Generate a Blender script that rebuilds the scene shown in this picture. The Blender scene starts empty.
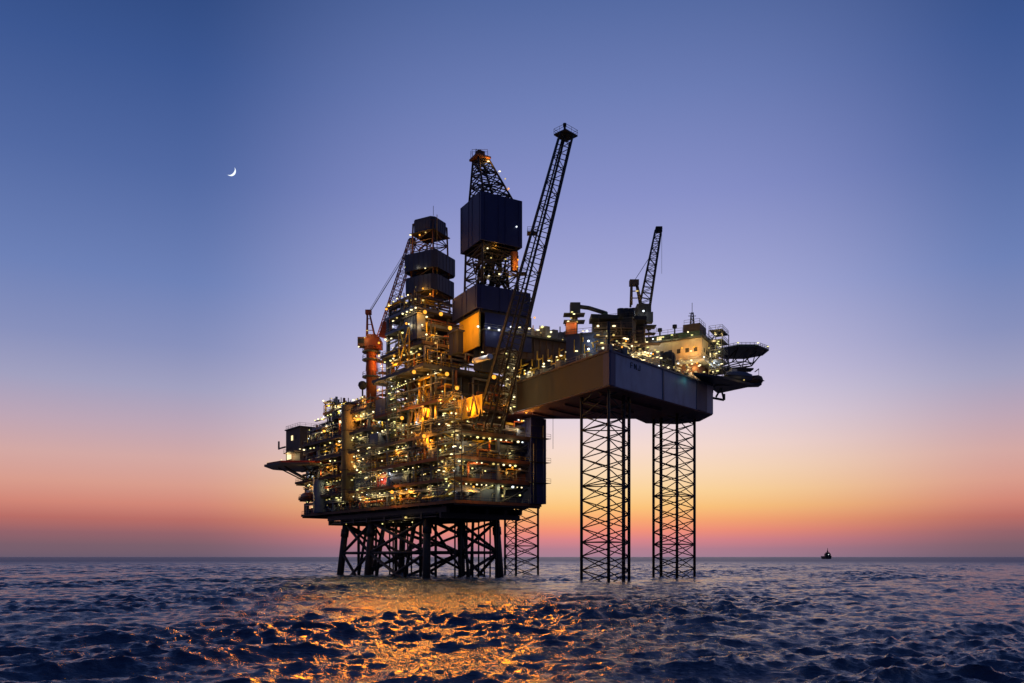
import bpy, math, random
import numpy as np
from mathutils import Vector
R = random.Random(11)
sc = bpy.context.scene
COL = sc.collection
HC, FPX = 5.5, 816.0            # eye height above the water, focal length in pixels
def V(*a): return Vector(a)
def W(px, y, Y):                # a photograph point at the distance Y
    return V((px-512)*Y/FPX, Y, HC+(557-y)*Y/FPX)

# ------------------------------------------------------------------ materials
def mat(name, base, rough=.6, metal=0., dirt=.35, dirtcol=(.05,.032,.02), scale=.6, bump=.0, streak=True, var=.25):
    m = bpy.data.materials.new(name); m.use_nodes = True
    nt = m.node_tree; N = nt.nodes; L = nt.links
    b = N['Principled BSDF']; b.inputs['Roughness'].default_value = rough; b.inputs['Metallic'].default_value = metal
    g = N.new('ShaderNodeNewGeometry')
    mp = N.new('ShaderNodeMapping'); mp.inputs['Scale'].default_value = (scale, scale, scale*(.3 if streak else 1))
    L.new(g.outputs['Position'], mp.inputs['Vector'])
    n = N.new('ShaderNodeTexNoise'); n.inputs['Scale'].default_value = 1.; n.inputs['Detail'].default_value = 8; n.inputs['Roughness'].default_value = .65
    L.new(mp.outputs[0], n.inputs['Vector'])
    n2 = N.new('ShaderNodeTexNoise'); n2.inputs['Scale'].default_value = .35; n2.inputs['Detail'].default_value = 3
    L.new(g.outputs['Position'], n2.inputs['Vector'])
    cr = N.new('ShaderNodeValToRGB'); cr.color_ramp.elements[0].position = .5; cr.color_ramp.elements[1].position = .68
    cr.color_ramp.elements[0].color = (0,0,0,1); cr.color_ramp.elements[1].color = (dirt,)*3+(1,)
    L.new(n.outputs['Fac'], cr.inputs[0])
    mx0 = N.new('ShaderNodeMixRGB'); mx0.inputs[1].default_value = tuple(c*(1-var) for c in base)+(1,)
    mx0.inputs[2].default_value = tuple(min(.9, c*(1+var)) for c in base)+(1,)
    L.new(n2.outputs['Fac'], mx0.inputs[0])
    mx = N.new('ShaderNodeMixRGB'); mx.inputs[2].default_value = tuple(dirtcol)+(1,)
    L.new(cr.outputs[0], mx.inputs[0]); L.new(mx0.outputs[0], mx.inputs[1])
    L.new(mx.outputs[0], b.inputs['Base Color'])
    return m
def emat(name, col, strength):
    m = bpy.data.materials.new(name); m.use_nodes = True
    nt = m.node_tree; nt.nodes.clear()
    e = nt.nodes.new('ShaderNodeEmission'); e.inputs[0].default_value = tuple(col)+(1,); e.inputs[1].default_value = strength
    o = nt.nodes.new('ShaderNodeOutputMaterial'); nt.links.new(e.outputs[0], o.inputs[0])
    m.cycles.emission_sampling = 'NONE'
    return m
M = dict(
 steel=mat('dark_steel', (.07,.07,.075), .55, .3), black=mat('black_steel', (.03,.03,.034), .6, .2),
 jacket=mat('jacket_steel', (.03,.027,.027), .6, .1, .6, (.06,.03,.018)),
 grey=mat('grey_paint', (.22,.23,.24), .55), lgrey=mat('pale_grey_paint', (.42,.43,.44), .5),
 blue=mat('blue_grey_cladding', (.10,.13,.22), .5, 0, .4), navy=mat('navy_cladding', (.014,.022,.115), .55, 0, .25, (.015,.014,.03), var=.12),
 slate=mat('slate_cladding', (.045,.06,.12), .55, 0, .3, (.03,.03,.04), var=.15),
 orange=mat('orange_paint', (.42,.085,.02), .5, 0, .35), yellow=mat('yellow_paint_and_glow', (.6,.38,.03), .5, 0, .35),
 tan=mat('tan_cladding', (.28,.20,.10), .6, 0, .3), cream=mat('cream_paint', (.55,.45,.32), .6, 0, .25),
 red=mat('red_paint', (.38,.035,.02), .55, 0, .35), green=mat('green_deck_paint', (.06,.12,.08), .6),
 white=mat('white_paint', (.78,.78,.76), .45, 0, .15), hull=mat('hull_paint', (.27,.33,.47), .5, 0, .35, (.10,.07,.06), scale=.35, var=.2),
 bottom=mat('hull_bottom_paint', (.14,.055,.05), .65, 0, .5), pipe=mat('pipe_grey', (.25,.24,.21), .4, .5),
 rust=mat('rusty_steel', (.20,.08,.04), .75, 0, .6), brown=mat('brown_steel', (.11,.07,.055), .65, 0, .5),
 plating=mat('dark_plating', (.036,.030,.031), .6, 0, .55),
 dark=mat('deck_grating', (.05,.05,.052), .8), rubber=mat('dark_canvas', (.03,.035,.05), .8),
)
M['l_white'] = emat('lamp_white', (1,.83,.44), 2.4)
M['l_green'] = emat('lamp_greenish', (.95,.88,.32), 1.6)
M['l_dim'] = emat('lamp_dim', (.95,.7,.22), .9)
M['l_cold'] = emat('lamp_cold', (.88,.96,1), 2.2)
M['l_sodium'] = emat('lamp_sodium', (1,.38,.04), 1.75)
M['l_moon'] = emat('moonlight', (.86,.93,1), 1.25)
M['l_window'] = emat('lit_window', (1,.78,.4), 1.6)

# ------------------------------------------------------------------ objects
def tag(o, label=None, cat=None, group=None, kind=None):
    if label: o['label'] = label
    if cat: o['category'] = cat
    if group: o['group'] = group
    if kind: o['kind'] = kind
    return o
def empty(name, loc, label, cat, group=None):
    o = bpy.data.objects.new(name, None); COL.objects.link(o); o.location = loc
    o.empty_display_size = 1
    return tag(o, label, cat, group)
def rootloc(o):
    p = V(0,0,0)
    while o is not None: p += Vector(o.location); o = o.parent
    return p
X3, Y3, Z3 = V(1,0,0), V(0,1,0), V(0,0,1)
class MB:
    def __init__(s): s.v = []; s.f = []; s.sm = []
    def add(s, vs, fs, smooth=False):
        k = len(s.v); s.v += [Vector(a) for a in vs]
        for f in fs: s.f.append([i+k for i in f]); s.sm.append(smooth)
        return s
    def box(s, c, size, ex=X3, ey=Y3, ez=Z3):
        a, b, h = ex*size[0]/2, ey*size[1]/2, ez*size[2]/2
        vs = [c+a*i+b*j+h*k for k in (-1,1) for j in (-1,1) for i in (-1,1)]
        return s.add(vs, [(0,2,3,1),(4,5,7,6),(0,1,5,4),(2,6,7,3),(0,4,6,2),(1,3,7,5)])
    def bar(s, p, q, r, n=4, r2=None, cap=True):
        p, q = Vector(p), Vector(q); d = (q-p)
        if d.length < 1e-4: return s
        d.normalize(); a = d.cross(Z3 if abs(d.z) < .9 else X3).normalized(); b = d.cross(a)
        r2 = r if r2 is None else r2; vs = []
        for c, rr in ((p, r), (q, r2)):
            for i in range(n):
                t = 2*math.pi*(i+.5)/n; vs.append(c+(a*math.cos(t)+b*math.sin(t))*rr)
        fs = [(i, (i+1)%n, n+(i+1)%n, n+i) for i in range(n)]
        s.add(vs, fs, n > 5)
        if cap:
            k = len(s.v)-2*n
            s.f.append([k+i for i in range(n)][::-1]); s.f.append([k+n+i for i in range(n)]); s.sm += [False]*2
        return s
    def poly(s, pts, n=4, r=.1):
        for a, b in zip(pts, pts[1:]): s.bar(a, b, r, n)
        return s
    def prism(s, pts, z0, z1):
        n = len(pts); vs = [V(p[0],p[1],z0) for p in pts]+[V(p[0],p[1],z1) for p in pts]
        return s.add(vs, [tuple(range(n))[::-1], tuple(range(n,2*n))]+[(i,(i+1)%n,n+(i+1)%n,n+i) for i in range(n)])
    def loft(s, rings, smooth=False):
        n = len(rings[0]); vs = [p for r in rings for p in r]; fs = []
        for k in range(len(rings)-1):
            for i in range(n): fs.append((k*n+i, k*n+(i+1)%n, (k+1)*n+(i+1)%n, (k+1)*n+i))
        fs.append(tuple(range(n))[::-1]); fs.append(tuple(range((len(rings)-1)*n, len(rings)*n)))
        return s.add(vs, fs, smooth)
    def lathe(s, c, axis, prof, n=14):
        axis = axis.normalized(); a = axis.cross(Z3 if abs(axis.z) < .9 else X3).normalized(); b = axis.cross(a)
        return s.loft([[c+axis*h+(a*math.cos(2*math.pi*i/n)+b*math.sin(2*math.pi*i/n))*max(r,.01) for i in range(n)] for r, h in prof], True)
    def build(s, name, m, parent=None, kind=None, label=None):
        me = bpy.data.meshes.new(name); o0 = rootloc(parent)
        me.from_pydata([tuple(p-o0) for p in s.v], [], s.f)
        me.polygons.foreach_set('use_smooth', s.sm[:len(me.polygons)])
        me.materials.append(M[m] if isinstance(m, str) else m); me.update()
        o = bpy.data.objects.new(name, me); COL.objects.link(o); o.parent = parent
        if kind: o['kind'] = kind
        if label: o['label'] = label
        return o
class Frame:
    def __init__(s, o, ex):
        s.o = V(o[0],o[1],0); s.ex = V(ex[0],ex[1],0).normalized(); s.ey = V(-s.ex.y, s.ex.x, 0)
        if s.ey.y < 0: s.ey = -s.ey
    def __call__(s, a, b, z): return s.o+s.ex*a+s.ey*b+V(0,0,z)
    def box(s, mb, a0, a1, b0, b1, z0, z1):
        return mb.box(s((a0+a1)/2, (b0+b1)/2, (z0+z1)/2), (abs(a1-a0), abs(b1-b0), abs(z1-z0)), s.ex, s.ey)
    def on(s, px, y, b):         # (a, z) where the sight line through (px, y) meets the plane b
        t = (px-512)/FPX; p = s.o+s.ey*b
        a = (t*p.y-p.x)/(s.ex.x-t*s.ex.y); Y = (p+s.ex*a).y
        return a, HC+(557-y)*Y/FPX
    def onb(s, px, y, a):
        t = (px-512)/FPX; p = s.o+s.ex*a
        b = (t*p.y-p.x)/(s.ey.x-t*s.ey.y); Y = (p+s.ey*b).y
        return b, HC+(557-y)*Y/FPX
PF = Frame((-13.6,195), (-.62,.785)); PF.ey = V(.785,.62,0)      # fixed platform: u along its long side, v across
JF = Frame((21,175), (.87,.49))                                   # drilling rig: c along the cantilever, d across

# lamps: one small mesh for each kind, shared
lampmesh = {}
def lamp_me(kind):
    if kind in lampmesh: return lampmesh[kind]
    mb = MB()
    if kind == 'l_sodium': mb.lathe(V(0,0,0), Z3, [(.02,-.42),(.3,-.3),(.44,0),(.3,.3),(.02,.42)], 10)
    else: mb.lathe(V(0,0,0), Z3, [(.02,-.22),(.2,-.14),(.27,0),(.2,.14),(.02,.22)], 8)
    me = bpy.data.meshes.new('lamp'); me.from_pydata([tuple(p) for p in mb.v], [], mb.f); me.materials.append(M[kind]); me.update()
    lampmesh[kind] = me; return me
lampcount = {}; extra = {}
COLS = dict(l_white=(1,.76,.36), l_green=(1,.86,.34), l_dim=(1,.7,.28), l_cold=(.85,.95,1), l_sodium=(1,.40,.045))
def light(p, col, power, parent=None, radius=.35):
    l = bpy.data.lights.new('lamp_light', 'POINT'); l.energy = power; l.color = col; l.shadow_soft_size = radius
    o = bpy.data.objects.new('lamp_light', l); COL.objects.link(o)
    o.parent = parent; o.location = p-rootloc(parent)
def lamp(root, p, kind='l_white', power=0, s=1.):
    c = lampcount.get(root.name, 0); lampcount[root.name] = c+1
    if c < 98:
        o = bpy.data.objects.new('lamp', lamp_me(kind)); COL.objects.link(o); o.parent = root; o.location = p-rootloc(root)
        o.scale = (s,s,s) if kind in ('l_sodium','l_cold') or R.random() < .4 else (s*1.5,s*1.5,s*.6)
    else:
        mb = extra.setdefault((root.name, kind), (root, MB()))[1]
        r = .27*s
        mb.lathe(p, Z3, [(.02,-.2*s),(r*.8,-.12*s),(r,0),(r*.8,.12*s),(.02,.2*s)], 7)
    if power: light(p+V(0,-.9,-.5), COLS[kind], power, root)
KINDS = ['l_white']*4+['l_green']*4+['l_dim']*6+['l_cold']
def rlamp(root, p, power=0, s=None):
    k = R.choice(KINDS); lamp(root, p, k, power, s or R.choice([.55,.65,.8,.9,1.1,1.35]))

def railing(mb, pts, h=1.15, closed=True, step=2.0, r=.045):
    P = pts+[pts[0]] if closed else pts
    for a, b in zip(P, P[1:]):
        n = max(1, round((b-a).length/step))
        for i in range(n+1):
            p = a.lerp(b, i/n); mb.bar(p, p+V(0,0,h), r)
        for hh in (h*.5, h): mb.bar(a+V(0,0,hh), b+V(0,0,hh), r)
def lattice(p0, p1, w0, w1, side, n, root, chord='steel', brace='steel', rc=.16, rb=.08, names=('chord','bracing')):
    """four chords and their zigzag bracing from p0 to p1"""
    ax = (p1-p0).normalized(); a = side.normalized(); b = ax.cross(a).normalized()
    def ring(t):
        w = w0+(w1-w0)*t; c = p0.lerp(p1, t)
        return [c+(a*i+b*j)*w/2 for i, j in ((-1,-1),(1,-1),(1,1),(-1,1))]
    A, B = ring(0), ring(1)
    for k in range(4): MB().bar(A[k], B[k], rc, 6).build(names[0], chord, root)
    mb = MB(); prev = A
    for i in range(1, n+1):
        cur = ring(i/n)
        for k in range(4):
            j = (k+1) % 4
            mb.bar(prev[k], cur[j], rb) if (i+k) % 2 else mb.bar(prev[j], cur[k], rb)
            mb.bar(cur[k], cur[j], rb)
        prev = cur
    mb.build(names[1], brace, root)
    return A, B

# ================================================================== fixed platform
plat = empty('production_platform', PF(45,13,0), 'steel production platform of many lamp-lit decks standing on raked jacket legs', 'oil platform')
LV = {  # z : (u0,u1,v0,v1)
 19.1:(0,88,0,27), 24.5:(-.6,89,-.5,27.5), 29.8:(-.4,91,-.8,27.5), 36:(-.5,89,-.5,27.4), 41.5:(40,86,-.3,26),
 44.2:(7,39,-.4,26), 47.5:(44,66,.0,24), 46.0:(67,80,.3,20), 50.2:(67,74,1,16), 53:(9,35,-3.2,24), 60:(14,35,-.5,22), 66:(18,33.5,0,20), 70.5:(20,35,.8,18)}
for z, (u0,u1,v0,v1) in LV.items():
    mb = MB(); PF.box(mb, u0,u1,v0,v1, z-.45, z)
    for k in range(int((u1-u0)//5.5)+1):
        u = u0+.4+k*(u1-u0-.8)/max(1,int((u1-u0)//5.5)); PF.box(mb, u-.18,u+.18, v0+.2,v1-.2, z-1.05, z-.453)
    d = mb.build('deck', 'dark' if z > 20 else 'black', plat)
    rb = MB(); q = [PF(u0+.1,v0+.1,z),PF(u1-.1,v0+.1,z),PF(u1-.1,v1-.1,z),PF(u0+.1,v1-.1,z)]
    railing(rb, q); rb.build('railing', 'yellow' if z in (29.8,44.2,53) else 'grey', d)
    eb = MB(); PF.box(eb, u0-.08,u1+.08,v0-.1,v0-.005, z-.62, z+.12); PF.box(eb, u0-.1,u0-.005,v0,v1, z-.62, z+.12)
    eb.build('deck_edge', R.choice(['blue','brown','steel','rust']), d)
zs = sorted(LV)
us = [1,12,23,34,45,56,67,78,86]
for v in (1.2, 13.5, 26):
    for u in us:
        top = max([z for z in zs if LV[z][0] <= u <= LV[z][1] and LV[z][3] >= v] or [19])
        if top < 25: continue
        mb = MB(); PF.box(mb, u-.4,u+.4,v-.4,v+.4, 19.103, top-.46); mb.build('column', R.choice(['blue','steel','slate']), plat)
for i, u in enumerate(us[:-1]):          # diagonal bracing on the near faces
    for z0, z1 in ((19.1,24.5),(29.8,36),(36,41.5),(44.2,53),(53,60),(60,66)):
        ok = all(LV[z][0] <= u+.5 and LV[z][1] >= us[i+1]-.5 for z in (z0, z1))
        if ok and R.random() < .62:
            a, b = (u, us[i+1]) if R.random() < .5 else (us[i+1], u)
            MB().bar(PF(a,1.1,z0), PF(b,1.1,z1-.5), .2, 6).build('diagonal_brace', R.choice(['steel','steel','brown','blue']), plat)
for z0, z1, lo, hi in ((19.1,24.5,0,26),(24.5,29.8,0,26),(29.8,36,0,26)):
    for a, b in ((1.5,13),(14,25.6)):
        MB().bar(PF(.6,a,z0), PF(.6,b,z1-.5), .22, 6).build('diagonal_brace', 'steel', plat)
# bulkheads inside, so that the modules are closed masses
for z0, z1, u0, u1, v in ((19.1,24.5,2,86,9),(24.5,29.8,3,87,10),(29.8,36,2,88,8),(36,41.5,42,84,9),(36,44.2,9,40,9),(41.5,47.5,46,65,9),(44.2,53,12,34,10),(53,60,16,34,8),(60,66,20,33,7),(66,70.5,21,34,6)):
    mb = MB(); PF.box(mb, u0,u1,v,v+.3, z0+.003, z1-1.06); mb.build('bulkhead', R.choice(['slate','brown','blue','steel']), plat)
for z0, z1, v0, v1, u in ((19.1,24.5,10,26,6),(24.5,29.8,10,26,7),(29.8,36,9,26,5),(36,44.2,10,25,11),(44.2,53,11,23,12.5)):
    mb = MB(); PF.box(mb, u,u+.3,v0,v1, z0+.003, z1-1.06); mb.build('bulkhead', R.choice(['slate','blue','steel']), plat)
# cladding panels in some bays
for z0, z1 in zip(zs, zs[1:]):
    u0,u1,v0,v1 = LV[z0]; nz = min([z for z in zs if z > z0 and LV[z][0] <= (u0+u1)/2 <= LV[z][1]] or [z1])
    u = u0+2
    while u < u1-5:
        w = R.uniform(3,8)
        if R.random() < .38 and not (z0 > 44 and 12 < u < 30) and not (36 <= z0 < 47 and 14 < u < 30):
            h = R.uniform(.45,1)*(nz-z0-1.1); v = R.uniform(1.8,4.5)
            mb = MB(); PF.box(mb, u,min(u+w,u1-.5),v,v+.25, z0+.003, z0+h)
            for k in range(int(w/1.2)): PF.box(mb, u+.3+k*1.2,u+.4+k*1.2, v-.08,v-.002, z0+.05, z0+h-.05)
            mb.build('wall_panel', R.choice(['blue','slate','slate','brown','tan','red','steel','grey']), plat)
        u += w+R.uniform(1,5)
for z0, z1, v0, v1, m in ((24.5,29.8,19,26.5,'rust'),(24.5,29.8,7,15,'blue'),(19.1,24.5,4,13,'slate'),(29.8,36,14,21,'steel'),(36,41,20,26,'slate'),(29.8,36,3,9,'blue')):
    mb = MB(); PF.box(mb, 1.4,1.65,v0,v1, z0+.003, z0+(z1-z0)*.62); mb.build('wall_panel', m, plat)
mb = MB(); PF.box(mb, -.9,3.2,22.8,27.9, 19.2, 41.2); mb.build('corner_tower', 'navy', plat)
for z in (21,24.4,27,29.7,33,35.9,39):
    mb = MB(); PF.box(mb,-1.06,-.903,22.9,27.8,z,z+.3); mb.build('stiffener', 'slate', plat)
for v,m in ((23.4,'pipe'),(24.2,'steel'),(26.6,'grey')): MB().bar(PF(-1.25,v,19.3),PF(-1.25,v,R.uniform(33,41)),.16,8).build('riser_pipe',m,plat)
for z in (24.5,29.8,36):
    mb = MB(); PF.box(mb,-2,-1.07,22,28.6,z,z+.1); railing(mb,[PF(-1.95,22,z+.1),PF(-1.95,28.6,z+.1)],1.1,False,1.5); PF.box(mb,-.9,2,27.9,28.6,z,z+.1); mb.build('side_walkway','steel',plat)
# pipework, deck by deck
for z0 in zs:
    u0,u1,v0,v1 = LV[z0]; nz = min([z for z in zs if z > z0 and LV[z][0] <= (u0+u1)/2 <= LV[z][1]] or [z0+5])
    for m, cnt in (('pipe', 14), ('yellow', 6), ('steel', 18), ('rust', 6), ('orange', 3)):
        mb = MB()
        for k in range(int(cnt*(u1-u0)/30)+2):
            r = R.choice([.1,.14,.2,.3,.4]); v = R.uniform(.6,7); u = R.uniform(u0+1,u1-1); z = R.uniform(z0+.6, nz-1.3)
            if R.random() < .5:
                w = R.uniform(3,14); e = min(u+w, u1-.6); mb.bar(PF(u,v,z), PF(e,v,z), r, 8)
                if R.random() < .6: mb.bar(PF(e,v,z+r*.7), PF(e,v,z0+.05), r, 8)
                mb.bar(PF(u,v,z), PF(u,min(v+3,v1),z), r, 8)
            else: mb.bar(PF(u,v,z0), PF(u,v,nz-.46), r, 8)
        for k in range(cnt//3):                              # the short side
            r = R.choice([.12,.2,.3]); u = u0+R.uniform(.6,3); v = R.uniform(v0+1, v1-8); z = R.uniform(z0+.8, nz-1.4)
            mb.bar(PF(u,v,z), PF(u,v+R.uniform(3,8),z), r, 8); mb.bar(PF(u,v,z), PF(u,v,z0), r, 8)
        mb.build('pipework', m, plat, 'stuff')
    # small equipment skids read as one busy layer of valves and boxes
    mb = MB()
    for k in range(int((u1-u0)*.8)):
        u = R.uniform(u0+.8,u1-2); v = R.uniform(.9,6); s = R.uniform(.5,1.5); PF.box(mb, u,u+s,v,v+R.uniform(.4,1.4), z0+.003, z0+R.uniform(.6,2.3))
    mb.build('valve_skids', R.choice(['grey','brown','steel','pipe']), plat, 'stuff')

# jacket
nearu, faru = (17,46,62), (17,34,66)
legs = {}
def foot(u, v): return PF(u+(u-28)*.12, v+(v-14)*.12, -9)
jl = [(u,3) for u in nearu]+[(u,25) for u in faru]
for u, v in jl:
    a, b = PF(u,v,18.05), foot(u,v); legs[u,v] = (a,b)
    mb = MB().bar(a, b, .95, 14, 1.1)
    mb.bar(a.lerp(b,.16), a.lerp(b,.24), 1.2, 14)
    mb.build('jacket_leg', 'jacket', plat)
def jb(k0, t0, k1, t1, r=.45):
    MB().bar(legs[k0][0].lerp(legs[k0][1],t0), legs[k1][0].lerp(legs[k1][1],t1), r, 10).build('jacket_brace', 'jacket', plat)
rows = [[(u,3) for u in nearu], [(u,25) for u in faru]]
for row in rows:
    for a, b in zip(row, row[1:]):
        jb(a,.08,b,.08,.55); jb(a,.42,b,.42,.4); jb(a,.1,b,.42); jb(b,.1,a,.42); jb(a,.42,b,.85); jb(b,.42,a,.85)
for a, b in zip(*rows):
    jb(a,.08,b,.08,.5); jb(a,.42,b,.42,.4); jb(a,.1,b,.42); jb(b,.42,a,.85)
for (u,v), (du,dv) in (((24,4),(7,-1)),((40,4),(8,0)),((52,5),(9,0)),((26,24),(6,3)),((50,24),(9,2)),((17,14),(-4,0)),((58,14),(9,-2)),((33,10),(5,-3))):
    MB().bar(PF(u,v,18.05), PF(u+du,v+dv,-8), .42, 10).build('skirt_pile', 'jacket', plat)
for k0, k1 in (((17,3),(34,25)),((46,3),(34,25)),((46,3),(66,25)),((62,3),(66,25)),((17,25),(46,3))):
    jb(k0,.1,k1,.6,.38)
for u, v in [(14,9.5+k*1.9) for k in range(8)]+[(43+k*2.1,14) for k in range(7)]:      # two rows of conductors
    p = PF(u,v,0); MB().bar(V(p.x,p.y,19), V(p.x,p.y,-6), .24, 8).build('conductor_pipe', 'jacket', plat)
for u, v, r in ((55,9,.35),(40,7,.4),(30,9,.45),(24,7,.3),(70,16,.4),(27,12,.4),(12,22,.35),(66,9,.45)):
    p = PF(u,v,0); MB().bar(V(p.x,p.y,19), V(p.x,p.y,-6), r, 8).build('caisson', 'jacket', plat)
ud = MB()                                # lower grillage and walkway under the main deck
for v in (2,8,14,20,25):
    PF.box(ud, 6,72,v-.5,v+.5, 16.6, 18.04)
for u in (8,17,26,36,46,54,62,70): PF.box(ud, u-.4,u+.4,1,26, 15.2, 16.59)
ud.build('underdeck_grillage', 'black', plat)
wk = MB(); PF.box(wk, 10,68,1.2,2.6, 15.6,15.8); railing(wk, [PF(10,1.2,15.8),PF(68,1.2,15.8),PF(68,2.6,15.8),PF(10,2.6,15.8)]); wk.build('underdeck_walkway','steel',plat)

# sodium floods, then the lamps along the deck edges
for px, y, v, pw in ((447,374,-4.0,2600),(457,388,-3.8,2600),(402,418,-2.2,1800),(450,328,-3,2200),(425,312,1,1200),(441,314,1,1200),(494,377,-1.5,500),(392,492,-1.2,900),(424,436,-1.2,700),(414,372,-3.4,900)):
    a, z = PF.on(px, y, v); lamp(plat, PF(a,v,z), 'l_sodium', pw, 1.15)
for px, y, v, pw in ((424,410,.6,1300),(468,408,.4,900),(424,438,.0,700),(440,400,-1.5,600),(410,425,-1.5,500)):
    a, z = PF.on(px, y, v); light(PF(a,v,z), COLS['l_sodium'], pw, plat)
for u, v, z in ((5,.4,27.8),(13,.6,33.5),(22,.5,22.8),(29,.8,33.8),(38,.5,28),(47,.6,22.6),(51,.7,34),(59,.5,28),(64,.6,39.5),(70,.5,33),(76,.5,22.5),(82,.5,28),(16,-.2,49.5),(34,-2,50.5),(30,.2,57.5),(20,.2,63.6),(52,.3,45.6),(73,.6,44.6)):  # small sodium lamps added to spread amber spill through the decks
    lamp(plat, PF(u,v,z), 'l_sodium', 420, .62)
for v, z in ((5,22.5),(10,34),(17,28),(20,40),(8,41)): lamp(plat, PF(-.6,v,z), 'l_sodium', 380, .62)
for u, z, ax in ((10,55,6),(16,64,2),(22,57,-4),(30,62,-2),(26,70,4)):      # spots added to lay an amber reflection on the water
    l = bpy.data.lights.new('water_glow_spot','SPOT'); l.energy = 30000; l.color = (1,.28,.003); l.spot_size = math.radians(46); l.spot_blend = .9; l.shadow_soft_size = 3.0
    o = bpy.data.objects.new('water_glow_spot', l); COL.objects.link(o); p = PF(u,-4.4,z); o.parent = plat; o.location = p-rootloc(plat)
    o.rotation_euler = (V(ax-4,50,19)-p).to_track_quat('-Z','Y').to_euler()
    lamp(plat, PF(u,-3.9,z+.2), 'l_sodium', 0, .7)  # glowing body to go with the added spot
for v, z in ((6,43),(14,43),(21,42)):  # more added spots for the water's amber, along the short side
    l = bpy.data.lights.new('water_glow_spot','SPOT'); l.energy = 30000; l.color = (1,.28,.003); l.spot_size = math.radians(46); l.spot_blend = .9; l.shadow_soft_size = 3.0
    o = bpy.data.objects.new('water_glow_spot', l); COL.objects.link(o); p = PF(-1.6,v,z); o.parent = plat; o.location = p-rootloc(plat)
    o.rotation_euler = (V(6,55,14)-p).to_track_quat('-Z','Y').to_euler()
    lamp(plat, PF(-1.2,v,z+.2), 'l_sodium', 0, .7)
# platform lamps: along the deck edges, deeper in the bays and under the cellar deck
for z0 in zs:
    u0,u1,v0,v1 = LV[z0]; nz = min([z for z in zs if z > z0 and LV[z][0] <= (u0+u1)/2 <= LV[z][1]] or [z0+5])
    for zz, v, step in ((nz-1.35, .5, 2.3), (z0+2.3, 1.6, 3.1), ((z0+nz)/2, 4.5, 3.6)):
        u = u0+R.uniform(.5,2.5); sz = 1.0
        while u < u1:
            if R.random() < .12: sz = R.choice([.6,.75,.9,1.15])
            if R.random() < .8: rlamp(plat, PF(u+R.uniform(-.3,.3), v+R.uniform(-.1,.5), zz+R.uniform(-.15,.15)), 130 if R.random() < .24 else 0, sz*R.uniform(.75,1.2))
            u += step*R.uniform(.8,1.25)
    if z0 < 42:
        for zz, uu, step in ((nz-1.3, .3, 1.7), (z0+2.3, 2.2, 2.2)):
            v = v0+1.5
            while v < min(v1, 22):
                if R.random() < .8: rlamp(plat, PF(u0+uu, v, zz), 150 if R.random() < .24 else 0)
                v += step*R.uniform(.8,1.25)
    for zz, v in ((nz-1.9, .55), ((z0+nz)/2+.3, .75)):       # cable trays along each deck
        mb = MB(); PF.box(mb, u0+1,u1-1,v,v+.5,zz-.12,zz); PF.box(mb,u0+1,u1-1,v-.06,v-.003,zz-.14,zz+.1); mb.build('cable_tray', R.choice(['grey','pipe','steel','brown']), plat)
for k in range(16): rlamp(plat, PF(R.uniform(8,68), R.uniform(.9,9), R.uniform(14.9,16.1)), 60 if k % 3 == 0 else 0)
for px, y, v, n in ((393,389,-.9,7),(398,385,-.9,1)):
    for k in range(n):
        a, z = PF.on(px+k*2.2, y-k*.9, v); lamp(plat, PF(a,v,z), 'l_green', 0, .7)

# warm lit wall bays behind the open braced frames, amber light put into their yellow
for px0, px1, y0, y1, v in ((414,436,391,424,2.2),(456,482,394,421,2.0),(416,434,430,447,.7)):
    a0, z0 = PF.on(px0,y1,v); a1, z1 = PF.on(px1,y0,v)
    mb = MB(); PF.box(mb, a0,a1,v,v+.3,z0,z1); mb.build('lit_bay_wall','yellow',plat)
    n = 3
    for i in range(n):
        t0, t1 = i/n, (i+1)/n
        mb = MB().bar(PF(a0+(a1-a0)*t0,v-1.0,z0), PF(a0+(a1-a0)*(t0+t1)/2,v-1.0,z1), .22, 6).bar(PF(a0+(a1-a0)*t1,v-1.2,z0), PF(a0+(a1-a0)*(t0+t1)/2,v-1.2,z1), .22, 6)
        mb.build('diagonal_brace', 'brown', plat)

# ------------------------------------------------------------------ things on the platform
def stair_tower(F, a, b, z0, z1, wa, wb, label, m='yellow', lamps=2, nm='stair_tower'):
    r = empty(nm, F(a+wa/2,b+wb/2,z0), label, 'stair tower')
    for i in (0,1):
        for j in (0,1): MB().bar(F(a+i*wa,b+j*wb,z0), F(a+i*wa,b+j*wb,z1), .13, 4).build('post', 'steel', r)
    n = max(2, round((z1-z0)/2.7)); h = (z1-z0)/n
    for k in range(n):
        z = z0+k*h; f = MB()
        s, e = (.5, wa-.5) if k % 2 else (wa-.5, .5)
        p, q = F(a+s,b+.45+(k%2)*wb*.45,z+.1), F(a+e,b+.45+(k%2)*wb*.45,z+h)
        for o in (-.35,.35): f.bar(p+F.ey*o, q+F.ey*o, .07); f.bar(p+F.ey*o+V(0,0,1), q+F.ey*o+V(0,0,1), .04)
        for t in range(9):
            c = p.lerp(q,(t+.5)/9); f.box(c, (.28,.7,.05), F.ex, F.ey)
        f.build('stair_flight', m, r)
        l = MB(); F.box(l, a,a+wa,b,b+wb,z+h-.1,z+h); railing(l, [F(a,b,z+h),F(a+wa,b,z+h),F(a+wa,b+wb,z+h),F(a,b+wb,z+h)], 1.05, True, 1.5)
        l.build('landing', 'grey', r)
        for t in range(lamps): lamp(r, F(a+R.uniform(.1,wa),b-.1+R.uniform(0,.6),z+h-R.uniform(.3,1.6)), R.choice(['l_green','l_white','l_dim']), 70 if t == 0 else 0, R.uniform(.6,1.1))
    return r
a0, zA = PF.on(455,500,-2.2); a1, zB = PF.on(438,397,-2.2)
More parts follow.
